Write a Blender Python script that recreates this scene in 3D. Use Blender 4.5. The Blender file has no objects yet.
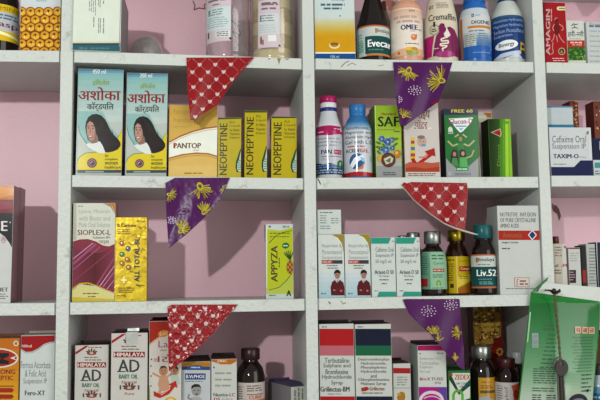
import bpy, bmesh, math, random
from mathutils import Vector, Matrix, noise
random.seed(7)
S = bpy.context.scene
COL = S.collection

# ------------------------------------------------------------------ camera
F_PX, CAM = 778.23, Vector((0.2159, -1.1941, -0.1524))
YAW, PITCH, ROLL = 0.1240, 0.0958, -0.0119
XM, XR, TU, TS, DEP = 0.3718, 0.7557, 0.0183, 0.0178, 0.1948
_f = Vector((math.sin(YAW)*math.cos(PITCH), math.cos(YAW)*math.cos(PITCH), math.sin(PITCH)))
_r0 = Vector((math.cos(YAW), -math.sin(YAW), 0)); _u0 = _r0.cross(_f)
_r = _r0*math.cos(ROLL) + _u0*math.sin(ROLL); _u = -_r0*math.sin(ROLL) + _u0*math.cos(ROLL)
cam = bpy.data.objects.new('camera', bpy.data.cameras.new('camera')); COL.objects.link(cam)
cam.data.sensor_width = 36; cam.data.lens = F_PX/600*36; cam.data.clip_start = .02
cam.matrix_world = Matrix.Translation(CAM) @ Matrix((_r, _u, -_f)).transposed().to_4x4()
S.camera = cam

def U(px, py, Y=0.0):
    """point of the photograph on the vertical plane at depth Y -> world"""
    v = _f + _r*((px-300)/F_PX) - _u*((py-200)/F_PX)
    return CAM + v*((Y-CAM.y)/v.y)
def scl(px, py, Y): return (U(px+1, py, Y)-U(px, py, Y)).x

# ------------------------------------------------------------------ materials
GAIN = .8
_mats = {}
def lin(h):
    if isinstance(h, str):
        h = h.lstrip('#'); c = [int(h[i:i+2], 16)/255 for i in (0, 2, 4)]
    else: c = h
    return [(x/12.92 if x <= .04045 else ((x+.055)/1.055)**2.4) for x in c]
def mix_hex(a, b, t):
    a, b = a.lstrip('#'), b.lstrip('#')
    return ''.join('%02x' % round(int(a[i:i+2], 16)*(1-t)+int(b[i:i+2], 16)*t) for i in (0, 2, 4))
KIND = dict(paper=(.55, 0, .12), gloss=(.13, 0, .3), crinkle=(.2, 0, .4), matte=(.8, 0, .25), plastic=(.28, 0, .26), foil=(.34, .55, .5), metal=(.3, .95, .5), film=(.3, 0, .2), glassy=(.09, 0, .28), ink=(.5, 0, .3))
def mat(col, kind='paper'):
    key = (col, kind)
    if key in _mats: return _mats[key]
    m = bpy.data.materials.new(kind+'_'+str(col).lstrip('#')); m.use_nodes = True
    nt = m.node_tree; b = nt.nodes['Principled BSDF']
    c = lin(col); lum = .2*c[0]+.7*c[1]+.1*c[2]; c = [min(.82, x*GAIN*(.88+.7*min(.6, lum))) for x in c]   # inks are deeper than the card they sit on
    ro, me, sp = KIND[kind]
    b.inputs['Metallic'].default_value = me
    b.inputs['Specular IOR Level'].default_value = sp
    tc = nt.nodes.new('ShaderNodeTexCoord'); n = nt.nodes.new('ShaderNodeTexNoise'); n.inputs['Scale'].default_value = 60; n.inputs['Detail'].default_value = 4
    nt.links.new(tc.outputs['Object'], n.inputs['Vector'])
    rp = nt.nodes.new('ShaderNodeMapRange'); rp.inputs['To Min'].default_value = ro*.85; rp.inputs['To Max'].default_value = ro*1.15
    nt.links.new(n.outputs['Fac'], rp.inputs['Value']); nt.links.new(rp.outputs['Result'], b.inputs['Roughness'])
    mx = nt.nodes.new('ShaderNodeMix'); mx.data_type = 'RGBA'
    mx.inputs['A'].default_value = [x*.93 for x in c]+[1]; mx.inputs['B'].default_value = [min(.9, x*1.07) for x in c]+[1]
    nt.links.new(n.outputs['Fac'], mx.inputs['Factor']); nt.links.new(mx.outputs['Result'], b.inputs['Base Color'])
    if kind in ('foil', 'film', 'metal'):
        bu = nt.nodes.new('ShaderNodeBump'); n2 = nt.nodes.new('ShaderNodeTexNoise'); n2.inputs['Scale'].default_value = 45 if kind == 'foil' else 60; n2.inputs['Detail'].default_value = 2
        nt.links.new(tc.outputs['Object'], n2.inputs['Vector']); nt.links.new(n2.outputs['Fac'], bu.inputs['Height'])
        bu.inputs['Strength'].default_value = {'foil': .25, 'film': .05, 'metal': .03}[kind]; bu.inputs['Distance'].default_value = .004
        nt.links.new(bu.outputs['Normal'], b.inputs['Normal'])
    _mats[key] = m
    return m

def mat_paint(name, col, dirt, bump, stain_scale, stain_lo, stain_hi):
    m = bpy.data.materials.new(name); m.use_nodes = True; nt = m.node_tree; N = nt.nodes.new; Lk = nt.links.new
    b = nt.nodes['Principled BSDF']; b.inputs['Roughness'].default_value = .42; b.inputs['Specular IOR Level'].default_value = .4
    geo = N('ShaderNodeNewGeometry')
    n1 = N('ShaderNodeTexNoise'); n1.inputs['Scale'].default_value = stain_scale; n1.inputs['Detail'].default_value = 6; n1.inputs['Roughness'].default_value = .7
    n2 = N('ShaderNodeTexNoise'); n2.inputs['Scale'].default_value = 7; n2.inputs['Detail'].default_value = 3
    n3 = N('ShaderNodeTexNoise'); n3.inputs['Scale'].default_value = 150; n3.inputs['Detail'].default_value = 5
    for n in (n1, n2, n3): Lk(geo.outputs['Position'], n.inputs['Vector'])
    r = N('ShaderNodeMapRange'); r.inputs['From Min'].default_value = stain_lo; r.inputs['From Max'].default_value = stain_hi; r.inputs['To Max'].default_value = .8
    Lk(n1.outputs['Fac'], r.inputs['Value'])
    a = N('ShaderNodeMix'); a.data_type = 'RGBA'; c = lin(col)
    a.inputs['A'].default_value = [x*.95 for x in c]+[1]; a.inputs['B'].default_value = [min(.9, x*1.05) for x in c]+[1]; Lk(n2.outputs['Fac'], a.inputs['Factor'])
    d = N('ShaderNodeMix'); d.data_type = 'RGBA'; Lk(r.outputs['Result'], d.inputs['Factor']); Lk(a.outputs['Result'], d.inputs['A']); d.inputs['B'].default_value = lin(dirt)+[1]
    Lk(d.outputs['Result'], b.inputs['Base Color'])
    bu = N('ShaderNodeBump'); bu.inputs['Strength'].default_value = bump; bu.inputs['Distance'].default_value = .003
    Lk(n3.outputs['Fac'], bu.inputs['Height']); Lk(bu.outputs['Normal'], b.inputs['Normal'])
    return m

def mat_clear(name, tint, gloss=.12, haze=0.0):
    m = bpy.data.materials.new(name); m.use_nodes = True; nt = m.node_tree; N = nt.nodes.new; Lk = nt.links.new
    nt.nodes.remove(nt.nodes['Principled BSDF'])
    t = N('ShaderNodeBsdfTransparent'); t.inputs['Color'].default_value = (*tint, 1)
    g = N('ShaderNodeBsdfGlossy'); g.inputs['Roughness'].default_value = .08
    lw = N('ShaderNodeLayerWeight'); lw.inputs['Blend'].default_value = .35
    r = N('ShaderNodeMapRange'); r.inputs['To Min'].default_value = gloss*.3; r.inputs['To Max'].default_value = gloss*4; Lk(lw.outputs['Facing'], r.inputs['Value'])
    n = N('ShaderNodeTexNoise'); n.inputs['Scale'].default_value = 40; bu = N('ShaderNodeBump'); bu.inputs['Strength'].default_value = .1; Lk(n.outputs['Fac'], bu.inputs['Height']); Lk(bu.outputs['Normal'], g.inputs['Normal'])
    x = N('ShaderNodeMixShader'); Lk(r.outputs['Result'], x.inputs[0]); Lk(t.outputs[0], x.inputs[1]); Lk(g.outputs[0], x.inputs[2])
    hz = N('ShaderNodeMixShader'); hz.inputs[0].default_value = haze; df = N('ShaderNodeBsdfDiffuse'); df.inputs['Color'].default_value = (.62, .62, .6, 1)
    Lk(x.outputs[0], hz.inputs[1]); Lk(df.outputs[0], hz.inputs[2]); Lk(hz.outputs[0], nt.nodes['Material Output'].inputs['Surface'])
    return m

# ------------------------------------------------------------------ objects
def link(name, me, parent=None):
    o = bpy.data.objects.new(name, me); COL.objects.link(o)
    if parent: o.parent = parent
    return o
def tag(o, label, cat, group=None):
    o['label'] = label; o['category'] = cat
    if group: o['group'] = group
    return o
def empty(name, loc, label, cat, group=None, rot=(0, 0, 0)):
    o = link(name, None); o.location = loc; o.rotation_euler = rot; o.empty_display_size = .02
    return tag(o, label, cat, group)

class MB:
    """collects faces with a material each -> one mesh object"""
    def __init__(s): s.v = []; s.f = []; s.m = []; s.sm = []
    def add(s, vs, fs, m, smooth=False):
        b = len(s.v); s.v += [tuple(v) for v in vs]
        for f in fs: s.f.append([b+i for i in f]); s.m.append(m); s.sm.append(smooth)
    def box(s, x0, x1, y0, y1, z0, z1, m, bev=0.0, cols=None):
        bm = bmesh.new()
        bmesh.ops.create_cube(bm, size=1)
        for v in bm.verts: v.co = Vector(((x0+x1)/2+v.co.x*(x1-x0), (y0+y1)/2+v.co.y*(y1-y0), (z0+z1)/2+v.co.z*(z1-z0)))
        if bev: bmesh.ops.bevel(bm, geom=bm.edges[:], offset=bev, segments=2, affect='EDGES', profile=.6)
        bm.normal_update(); bm.verts.index_update()
        base = len(s.v); s.v += [tuple(v.co) for v in bm.verts]
        for f in bm.faces:
            n = f.normal; mm = m
            if cols:
                k = 'F' if n.y < -.7 else 'B' if n.y > .7 else 'L' if n.x < -.7 else 'R' if n.x > .7 else 'T' if n.z > .7 else 'D'
                mm = cols.get(k, m)
            s.f.append([base+v.index for v in f.verts]); s.m.append(mm); s.sm.append(False)
        bm.free()
    def lathe(s, prof, m, seg=44, ridge=None, cx=0, cy=0):
        n = len(prof); vs = []
        for r, z in prof:
            for k in range(seg):
                a = 2*math.pi*k/seg; rr = r
                if ridge and r > ridge[2]: rr = r + ridge[1]*(1 if k % 2 else 0)
                vs.append((cx+rr*math.sin(a), cy-rr*math.cos(a), z))
        fs = []
        for i in range(n-1):
            for k in range(seg):
                k2 = (k+1) % seg; fs.append([i*seg+k, i*seg+k2, (i+1)*seg+k2, (i+1)*seg+k])
        s.add(vs, fs, m, True)
        s.add([vs[k] for k in range(seg)], [list(range(seg))[::-1]], m)
        s.add([vs[(n-1)*seg+k] for k in range(seg)], [list(range(seg))], m)
    def build(s, name, parent=None):
        me = bpy.data.meshes.new(name); me.from_pydata(s.v, [], s.f)
        idx = {}
        for m in s.m:
            if m.name not in idx: idx[m.name] = len(idx); me.materials.append(m)
        me.polygons.foreach_set('material_index', [idx[m.name] for m in s.m])
        me.polygons.foreach_set('use_smooth', s.sm)
        me.update()
        return link(name, me, parent)

# ------------------------------------------------------------------ printing (pixel units of the artwork)
_tc = {}
def text_geo(s, bold):
    k = (s, bold)
    if k not in _tc:
        cu = bpy.data.curves.new('lettering', 'FONT'); cu.body = s; cu.resolution_u = 2; cu.offset = bold
        ob = bpy.data.objects.new('lettering', cu); me = ob.to_mesh()
        _tc[k] = ([(v.co.x, v.co.y) for v in me.vertices], [list(p.vertices) for p in me.polygons])
        ob.to_mesh_clear(); bpy.data.objects.remove(ob); bpy.data.curves.remove(cu)
    return _tc[k]
class Pr:
    def __init__(s, kind='paper'): s.ops = []; s.kind = kind
    def _a(s, vs, fs, col, kind=None): s.ops.append((vs, fs, mat(col, kind or s.kind)))
    def R(s, x0, y0, x1, y1, col, kind=None): s._a([(x0, y0), (x0, y1), (x1, y1), (x1, y0)], [[0, 1, 2, 3]], col, kind)
    def P(s, pts, col, kind=None): s._a(list(pts), [list(range(len(pts)))], col, kind)
    def E(s, cx, cy, rx, ry, col, kind=None, n=20, rot=0):
        c, d = math.cos(rot), math.sin(rot); q = [(rx*math.cos(2*math.pi*i/n), ry*math.sin(2*math.pi*i/n)) for i in range(n)]
        s.P([(cx+a*c-b*d, cy+a*d+b*c) for a, b in q], col, kind)
    def G(s, x0, y0, x1, y1, a, b, n=10, hor=False):
        for i in range(n):
            t0, t1 = i/n, (i+1)/n; c = mix_hex(a, b, (i+.5)/n)
            if hor: s.R(x0+(x1-x0)*t0, y0, x0+(x1-x0)*t1, y1, c)
            else: s.R(x0, y0+(y1-y0)*t0, x1, y0+(y1-y0)*t1, c)
    def S(s, pts, w, col, kind=None):
        vs, fs = [], []
        for (ax, ay), (bx, by) in zip(pts, pts[1:]):
            d = math.hypot(bx-ax, by-ay) or 1; nx, ny = -(by-ay)/d*w/2, (bx-ax)/d*w/2; k = len(vs)
            vs += [(ax+nx, ay+ny), (bx+nx, by+ny), (bx-nx, by-ny), (ax-nx, ay-ny)]; fs.append([k, k+1, k+2, k+3])
        s._a(vs, fs, col, kind)
    def T(s, txt, x0, y0, x1, y1, col, rot=0, bold=0.0, kind=None, slant=0):
        if bold:
            n_ = max(1, len(txt)); d = min((x1-x0)/n_*.06, .32)*min(1, bold/.03) if rot == 0 else 0
            e = min((y1-y0)/n_*.05, .3)*min(1, bold/.03) if rot else 0
            if rot:
                for k in (-e, e): s.T(txt, x0, y0+k, x1, y1+k, col, rot, 0, kind, slant)
                return
            for k in (-d, d): s.T(txt, x0+k, y0, x1+k, y1, col, rot, 0, kind, slant)
            return
        vs, fs = text_geo(txt, 0)
        if not vs: return
        ax, bx = min(v[0] for v in vs), max(v[0] for v in vs); ay, by = min(v[1] for v in vs), max(v[1] for v in vs)
        o = []
        for x, y in vs:
            u, v = (x-ax)/(bx-ax), (y-ay)/(by-ay)
            if rot == 90: o.append((x0+(1-v)*(x1-x0), y1-u*(y1-y0)))
            elif rot == -90: o.append((x0+v*(x1-x0), y0+u*(y1-y0)))
            else: o.append((x0+u*(x1-x0), y1-v*(y1-y0)-slant*(u-.5)))
        s._a(o, fs, col, kind)
    def L(s, x0, y0, x1, y1, n, col, th=.45, ver=False, kind=None, ragged=.2):
        """rows of small illegible print as word-long dashes"""
        if ver:
            q = Pr(s.kind); q.L(y0, x0, y1, x1, n, col, th, ragged=ragged)
            for vs, fs, m in q.ops: s.ops.append(([(b, a) for a, b in vs], fs, m))
            return
        rnd = random.Random(int(x0*31+y0*17)); ph = (y1-y0)/n; vs, fs = [], []
        for i in range(n):
            y = y0+ph*i+ph*(1-th)/2; x = x0; xe = x1-(x1-x0)*rnd.random()*ragged
            while x < xe:
                w = min(ph*(1.1+2.2*rnd.random()), xe-x)
                if w > .2:
                    k = len(vs); vs += [(x, y), (x, y+ph*th), (x+w, y+ph*th), (x+w, y)]; fs.append([k, k+1, k+2, k+3])
                x += w+ph*.4
        s._a(vs, fs, col, kind)
    def bake(s, mb, fn, cut=None, cutv=None, smooth=False):
        """fn((x,y), lift) -> 3D.  cut = list of x, cutv = list of y where faces are split (for curved sheets)"""
        for i, (vs, fs, m) in enumerate(s.ops):
            lift = .00012+i*.00002
            if cut or cutv:
                bm = bmesh.new(); bv = [bm.verts.new((x, y, 0)) for x, y in vs]
                for f in fs:
                    try: bm.faces.new([bv[j] for j in f])
                    except ValueError: pass
                lo = min(v[0] for v in vs); hi = max(v[0] for v in vs); lv = min(v[1] for v in vs); hv = max(v[1] for v in vs)
                bmesh.ops.triangulate(bm, faces=[f for f in bm.faces if len(f.verts) > 4])
                for c in cut or []:
                    if lo < c < hi: bmesh.ops.bisect_plane(bm, geom=bm.verts[:]+bm.edges[:]+bm.faces[:], plane_co=(c, 0, 0), plane_no=(1, 0, 0))
                for c in cutv or []:
                    if lv < c < hv: bmesh.ops.bisect_plane(bm, geom=bm.verts[:]+bm.edges[:]+bm.faces[:], plane_co=(0, c, 0), plane_no=(0, 1, 0))
                bm.verts.index_update()
                vs = [(v.co.x, v.co.y) for v in bm.verts]; fs = [[v.index for v in f.verts] for f in bm.faces]; bm.free()
            p3 = [fn(v, lift) for v in vs]
            # front faces look towards -Y
            out = []
            for f in fs:
                a = sum((vs[f[k]][0]*vs[f[(k+1) % len(f)]][1]-vs[f[(k+1) % len(f)]][0]*vs[f[k]][1]) for k in range(len(f)))
                out.append(f if a < 0 else f[::-1])
            mb.add(p3, out, m, smooth)

# ------------------------------------------------------------------ room shell and shelving
M_WALL = mat_paint('pink_wall_paint', 'd6aeba', 'b08a96', .15, 5, .62, .9)
M_WHITE = mat_paint('white_shelf_paint', 'b6beb8', '66635a', .6, 40, .58, .76)
M_SIDE = mat_paint('white_panel_paint', 'b4b9b5', '7a766c', .12, 14, .7, .9)
M_FLOOR = mat_paint('grey_floor_cement', '8d8880', '5d5850', .3, 9, .5, .8)
Z0, Z4, Z5 = .385, -.385, -.58
XL, XE = -.37, 1.14

shelf_rows = {  # front top edge in the photograph: two points per cell
    (1, 0): ((5, 50.2), (58, 50.8)), (1, 1): ((80, 51.2), (298, 58.4)), (1, 2): ((325, 58.6), (530, 62)), (1, 3): ((555, 62.4), (595, 63.2)),
    (2, 1): ((80, 175.2), (298, 178.2)), (2, 2): ((325, 177.8), (530, 176.8)), (2, 3): ((560, 175.7), (595, 175.6)),
    (3, 0): ((5, 303.4), (55, 303)), (3, 1): ((80, 302.4), (298, 299)), (3, 2): ((325, 298.3), (500, 295)), (3, 3): ((560, 294), (595, 293.4))}
cell_x = {0: (XL+TU, 0), 1: (TU, XM), 2: (XM+TU, XR), 3: (XR+TU, XE)}
shelf_line = {}
for k, (a, b) in shelf_rows.items():
    A, B = U(*a), U(*b); m = (B.z-A.z)/(B.x-A.x); shelf_line[k] = (A.z-m*A.x, m)
for c in range(4):
    for r, z in ((0, Z0), (4, Z4), (5, Z5)): shelf_line[(r, c)] = (z, 0)
def shelf_z(r, c, x): a, m = shelf_line[(r, c)]; return a+m*x

def structure(name, mb):
    o = mb.build(name); o['kind'] = 'structure'; return o
w = MB(); w.box(-.9, 1.75, DEP, DEP+.1, -.75, .95, M_WALL)
pw = Pr('ink')   # marks and scuffs on the plaster
def wall_fn(v, l): p = U(v[0], v[1], DEP); return (p.x, DEP-.0002-l, p.z)
pw.S([(193, 1), (195, 6), (194, 10), (199, 8), (205, 9), (204, 5), (208, 3)], 1.1, '6d5048')
pw.S([(231, 20), (236, 24), (241, 33), (240, 36), (233, 31), (236, 37)], 1.2, '6d5048')
pw.P([(552, 206), (556, 205), (559, 209), (561, 216), (559, 221), (557, 214), (553, 211)], '6d4238'); pw.P([(552, 203), (555, 206), (552, 209)], '8a5a4c')
pw.bake(w, wall_fn)
structure('wall_back', w)
f = MB(); f.box(-.9, 1.75, -1.6, DEP+.1, -.79, -.75, M_FLOOR); structure('floor', f)

unit = empty('shelving_unit', (0, 0, -.75), 'white painted wooden shelving unit of open compartments on the pink wall', 'shelves')
def local(mb): mb.v = [(x, y, z+.75) for x, y, z in mb.v]; return mb
for x in (XL, 0, XM, XR, XE):
    u = MB(); u.box(x, x+TU, 0, DEP, -.75, .62, M_WHITE, .0008, cols={'L': M_SIDE, 'R': M_SIDE}); local(u).build('upright', unit)
for (r, c), (a, m) in shelf_line.items():
    x0, x1 = cell_x[c]; b = MB(); b.box(x0, x1, .004, DEP, -TS, 0, M_SIDE)
    b.box(x0+.0022, x1-.0022, -.0005, .0045, -TS, 0, M_WHITE, .0006)
    b.v = [(x, y, z+a+m*x) for x, y, z in b.v]
    if (r, c) in ((1, 1),):   # rust marks below the jar
        q = Pr('ink'); q.P([(277, 58.4), (281, 58.4), (280, 61), (279, 65), (278, 61)], '8a7648'); q.P([(284, 58.6), (290, 58.8), (287, 60)], '8a7648'); q.P([(268, 58.4), (271, 58.4), (269, 59.8)], '7d6a45')
        q.bake(b, lambda v, l: (U(v[0], v[1]).x, -.0006-l, U(v[0], v[1]).z))
    if (r, c) in ((2, 2), (3, 2), (1, 2)):
        q = Pr('ink')
        if r == 2: q.S([(317.5, 178.5), (319, 181), (320.5, 184.5)], 1, '3a342e')
        elif r == 3: q.S([(328.5, 301.5), (330.5, 304)], 1.3, '6a6a60'); q.S([(341, 301), (343, 304), (346, 302.5)], .9, '84847a')
        else: q.S([(341, 67), (345, 63), (349, 61)], 1, '84847a'); q.S([(347, 66), (352, 63), (356, 65)], .8, '8c8c84'); q.S([(378, 66), (384, 65)], .8, '9a9a90')
        q.bake(b, lambda v, l: (U(v[0], v[1]).x, -.0006-l, U(v[0], v[1]).z))
    local(b).build('shelf_board', unit)

# ------------------------------------------------------------------ makers
def carton(name, label, cat, x0, x1, yt, rc, art=None, Yf=.012, D=.04, col='c3cbc5', side=None, left=None, right=None, top=None, kind='paper', group=None, rz=0.0, flap=None, under=None):
    r, c = rc
    ym = (max(yt, 0)+min(400, yt+90))/2
    A, B = U(x0, ym, Yf), U(x1, ym, Yf); X = (A.x+B.x)/2; W = (B.x-A.x)/math.cos(rz)
    zb, m = shelf_z(r, c, X), shelf_line[rc][1]
    if under is not None: zb = under
    H = U((x0+x1)/2, yt, Yf).z-zb
    rot = (0, -math.atan(m), rz)
    mm = lambda k: mat(k, kind) if k else None
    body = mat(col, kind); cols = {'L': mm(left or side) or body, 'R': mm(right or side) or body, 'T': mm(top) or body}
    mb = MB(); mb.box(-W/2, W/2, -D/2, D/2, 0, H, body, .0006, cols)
    cx, cy = X, Yf+D/2*math.cos(rz)
    if art:
        p = Pr(kind); art(p)
        def fn(v, l):
            q = U(v[0], v[1], Yf); lx = (q.x-X)/math.cos(rz); lz = q.z-zb-m*(q.x-X)
            return (max(-W/2+.0005, min(W/2-.0005, lx)), -D/2-l, max(.0005, min(H-.0005, lz)))
        p.bake(mb, fn)
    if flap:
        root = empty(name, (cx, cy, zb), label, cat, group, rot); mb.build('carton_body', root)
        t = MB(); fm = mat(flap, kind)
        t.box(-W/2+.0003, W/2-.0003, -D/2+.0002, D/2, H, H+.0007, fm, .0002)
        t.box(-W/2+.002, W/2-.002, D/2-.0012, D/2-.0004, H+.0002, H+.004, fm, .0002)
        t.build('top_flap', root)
        root['H'] = H; root['W'] = W; root['D'] = D
        return root
    o = mb.build(name); o.location = (cx, cy, zb); o.rotation_euler = rot
    return tag(o, label, cat, group)

def refine(prof, e=.0007):
    out = [prof[0]]
    for a, b, c in zip(prof, prof[1:], prof[2:]):
        for q in (a, c):
            d = math.hypot(q[0]-b[0], q[1]-b[1]); t = min(.3, e/d) if d else 0; out.append((b[0]+(q[0]-b[0])*t, b[1]+(q[1]-b[1])*t))
    out.append(prof[-1]); return out
def bottle(name, label, cat, cx, rc, prof, caps=(), lab=None, art=None, col='1c0f0b', kind='glassy', Yc=.05, lab_kind='paper', group=None, lab_ang=2.0, body_m=None, bands=None):
    """prof: (half width px, y px) from the base up; caps: (half width, y0, y1, colour, kind, ridged)"""
    r, c = rc; yref = 200
    X = U(cx, (prof[0][1]+prof[-1][1])/2, Yc).x; k = scl(cx, 200, Yc)
    zb = shelf_z(r, c, X)
    face = math.atan2(CAM.x-X, -(CAM.y-Yc))
    root = empty(name, (X, Yc, zb), label, cat, group, (0, 0, face))
    kk = k*math.cos(face)        # width seen square-on
    zz = lambda y: max(0, U(cx, y, Yc).z-zb)
    pf = [(w*kk, zz(y)) for w, y in prof]; pf[0] = (pf[0][0], 0)
    pf = [(pf[0][0]*.94, 0), (pf[0][0], .0015)]+pf[1:]
    mb = MB(); bm_ = body_m or mat(col, kind); mb.lathe(refine(pf), bm_); mb.build('bottle_body', root)
    def rad(z):
        if z <= pf[0][1]: return pf[0][0]
        for (r0, z0), (r1, z1) in zip(pf, pf[1:]):
            if z0 <= z <= z1: return r0+(r1-r0)*((z-z0)/(z1-z0) if z1 > z0 else 0)
        return pf[-1][0]
    for hw, y0, y1, ccol, ckind, ridged in caps:
        R = hw*kk; z0, z1 = zz(y1), zz(y0); cm = MB(); e = .0008
        cm.lathe([(R*.97, z0), (R, z0+e), (R, z1-e*1.6), (R*.96, z1-e*.4), (R*.88, z1)], mat(ccol, ckind), seg=72 if ridged else 44, ridge=(36, R*.03, R*.99) if ridged else None)
        cm.build('cap' if (y1-y0) > 4 else 'neck_ring', root)
    if lab:
        y0, y1, lcol = lab; lm = MB(); p = Pr(lab_kind); ys = [y0+(y1-y0)*i/12 for i in range(13)]
        zs = [zz(y) for y in ys]; na = 40
        vs = []; fs = []
        for z in zs:
            for j in range(na+1):
                a = -lab_ang+2*lab_ang*j/na; R = rad(z)+.00035; vs.append((R*math.sin(a), -R*math.cos(a), z))
        for i in range(len(zs)-1):
            for j in range(na): q = i*(na+1)+j; fs.append([q+na+1, q+na+2, q+1, q])
        lm.add(vs, fs, mat(lcol, lab_kind), True)
        if art:
            art(p); hwm = max(w for w, y in prof)
            cut = [cx+hwm*math.sin(math.radians(t)) for t in range(-84, 85, 7)]
            def fn(v, l):
                z = zz(v[1]); R = rad(z); x = max(-.996*R, min(.996*R, (v[0]-cx)*kk)); a = math.asin(x/R); R2 = R+.0004+l
                return (R2*math.sin(a), -R2*math.cos(a), z)
            p.bake(lm, fn, cut, [y for y in ys], True)
        lm.build('label', root)
    return root
W_, BK = 'c6cec8', '2a2a2c'
# ================================================================== row 1
def art(p):
    p.G(-25, 10, 25, 17.5, 'd8b010', 'c8a81c', 3); p.T('VITAMINS', -20, 12, 19, 16, '8a7a20')
    p.R(-25, 17.5, 25, 36, 'aeb6bc'); p.L(-18, 19, 19, 25, 2, '5a7488', .55); p.T('Vitasp', -19, 26.5, 18, 33.5, '7c1c1c', bold=.02, slant=-1.2)
    p.R(-25, 36, 25, 45.5, 'd2b214'); p.P([(-25, 38), (0, 36.5), (22, 41), (22, 43), (0, 39.5), (-25, 42)], 'e6e2b4')
bottle('tonic_bottle', 'brown bottle with yellow and white wrap label at far left of top shelf', 'bottle', -1.5, (1, 0),
       [(21.5, 50), (21.5, 2), (18, -8), (9, -16), (9, -22)], [(10, -36, -22, 'c8b020', 'plastic', True)], (10, 45.5, 'cfae18'), art, Yc=.05)
def art(p):
    p.R(18, -30, 62, 9, 'b9c3c4'); p.T('तरल', 37, -3, 47.5, 1.8, '2f86a8', bold=.01)
    p.R(18, 9, 62, 52, 'c08a18')
    for j in range(6):
        for i in range(-1, 6):
            x = 22+i*9.2+(j % 2)*4.6+random.uniform(-.6, .6); y = 12+j*8.0+random.uniform(-.5, .5)
            p.E(x, y, 5.3, 5.0, '7e2f10', n=12, rot=.3); p.E(x, y+.1, 4.5, 4.2, 'c9921c', n=12); p.E(x+.4, y+.9, 3.1, 2.7, 'd6ab2c', n=10)
            p.P([(x-2.6, y+.4), (x-.6, y-2.4), (x+.7, y-2), (x+2.4, y-.4), (x+.9, y-.6), (x+.3, y+1.2), (x-.7, y-.4)], '8c4a14'); p.E(x+.2, y-.6, .7, 1.0, '4a2410', n=8)
            if (i+j) % 3 == 0: p.E(x-1.2, y+1.6, .9, .6, 'dcd2a4', n=8)
carton('syrup_carton', 'carton printed all over with pineapple skin, on the top shelf at left', 'carton', 20.5, 61, -26, (1, 0), art, Yf=.015, D=.045, col='b9c3c4', right='b07c1c')
def art(p):
    p.G(70, 41, 122, 43.5, 'c3cbbd', 'b9b48e', 3); p.R(70, 43.2, 122, 52, '2c5f6c'); p.R(70, 43.2, 122, 44.6, '1d3d48'); p.T('100 ml', 79, 47, 87, 49.5, '6f9aa2'); p.L(90, 47.2, 112, 49.4, 1, '4a7d88', .7)
    p.L(88, -20, 96, 16, 4, '7f8a86', .32, ver=True); p.L(92.6, 17, 94.4, 29, 1, '7f8a86', .5, ver=True); p.L(97, -10, 100.5, 9, 2, '7f8a86', .4, ver=True)
    p.L(97.5, 18, 101, 34, 2, '7f8a86', .4, ver=True); p.L(102, -12, 104, 7, 1, '7f8a86', .45, ver=True); p.L(102.3, 18, 104.3, 35, 1, '7f8a86', .45, ver=True)
    p.S([(120.6, -30), (119.2, 47)], .6, '8f9a92')
carton('tablet_carton', 'pale cream carton with teal base band and upright small print on top shelf', 'carton', 72.4, 120.5, -13, (1, 1), art, Yf=-.004, D=.11, col='c3cdc0', left='2c5f6c', right='8c8488')

# overturned clear plastic cup behind the front edge
cl = mat_clear('clear_plastic', (.9, .9, .9), .24, .3)
P0 = U(147, 53, .15); zc = shelf_z(1, 1, P0.x)
cup = empty('clear_plastic_tub', (P0.x, .15, zc), 'see-through plastic tub lying upturned beside the pale cream carton', 'tub')
m = MB(); R = 19.5*scl(147, 50, .15); Hc = U(147, 37, .15).z-zc
m.lathe([(R, .0005), (R*.99, Hc*.3), (R*.88, Hc*.62), (R*.68, Hc*.86), (R*.4, Hc*.98), (R*.02, Hc)], cl); m.build('tub_body', cup)
m = MB(); m.lathe([(R*1.0, .0005), (R*1.05, .002), (R*1.05, .004), (R*1.0, .0055)], cl); m.build('rim', cup)
m = MB(); m.lathe([(R*.52, Hc*.35), (R*.55, Hc*.75), (R*.45, Hc*.8)], cl); m.build('inner_ring', cup)

# two glass jars
def jar(name, label, cx, hw, rc, tint, art, lab, Yc):
    X = U(cx, 30, Yc).x; k = scl(cx, 30, Yc); zb = shelf_z(*rc, X); R = hw*k
    face = math.atan2(CAM.x-X, -(CAM.y-Yc))
    root = empty(name, (X, Yc, zb), label, 'jar', 'label-bearing clear jars', (0, 0, face)); zz = lambda y: U(cx, y, Yc).z-zb
    T = zz(-32); m = MB(); gl = mat_clear(name+'_glass', tint, .16, .05)
    m.lathe([(R*.9, .0004), (R, .004), (R, .011), (R*.975, .0125), (R*.975, .0145), (R, .016), (R, T*.9), (R*.9, T*.97), (R*.9, T)], gl, 56); m.build('jar_body', root)
    m = MB(); m.lathe([(R*.96, T), (R*.98, T+.002), (R*.98, T+.016), (R*.9, T+.018)], mat('b02028', 'plastic'), 72, (36, .0006, R*.95)); m.build('lid', root)
    x0, y0, x1, y1, pts = lab; m = MB(); p = Pr('paper'); p.P(pts, 'bfb3ba'); art(p)
    def fn(v, l):
        x = max(-.98*R, min(.98*R, (v[0]-cx)*k)); a = math.asin(x/R); r = R+.0003+l; return (r*math.sin(a), -r*math.cos(a), zz(v[1]))
    p.bake(m, fn, [cx+hw*math.sin(math.radians(t)) for t in range(-80, 81, 5)], None, True); m.build('label', root)
    return root, X, zb, R
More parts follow.
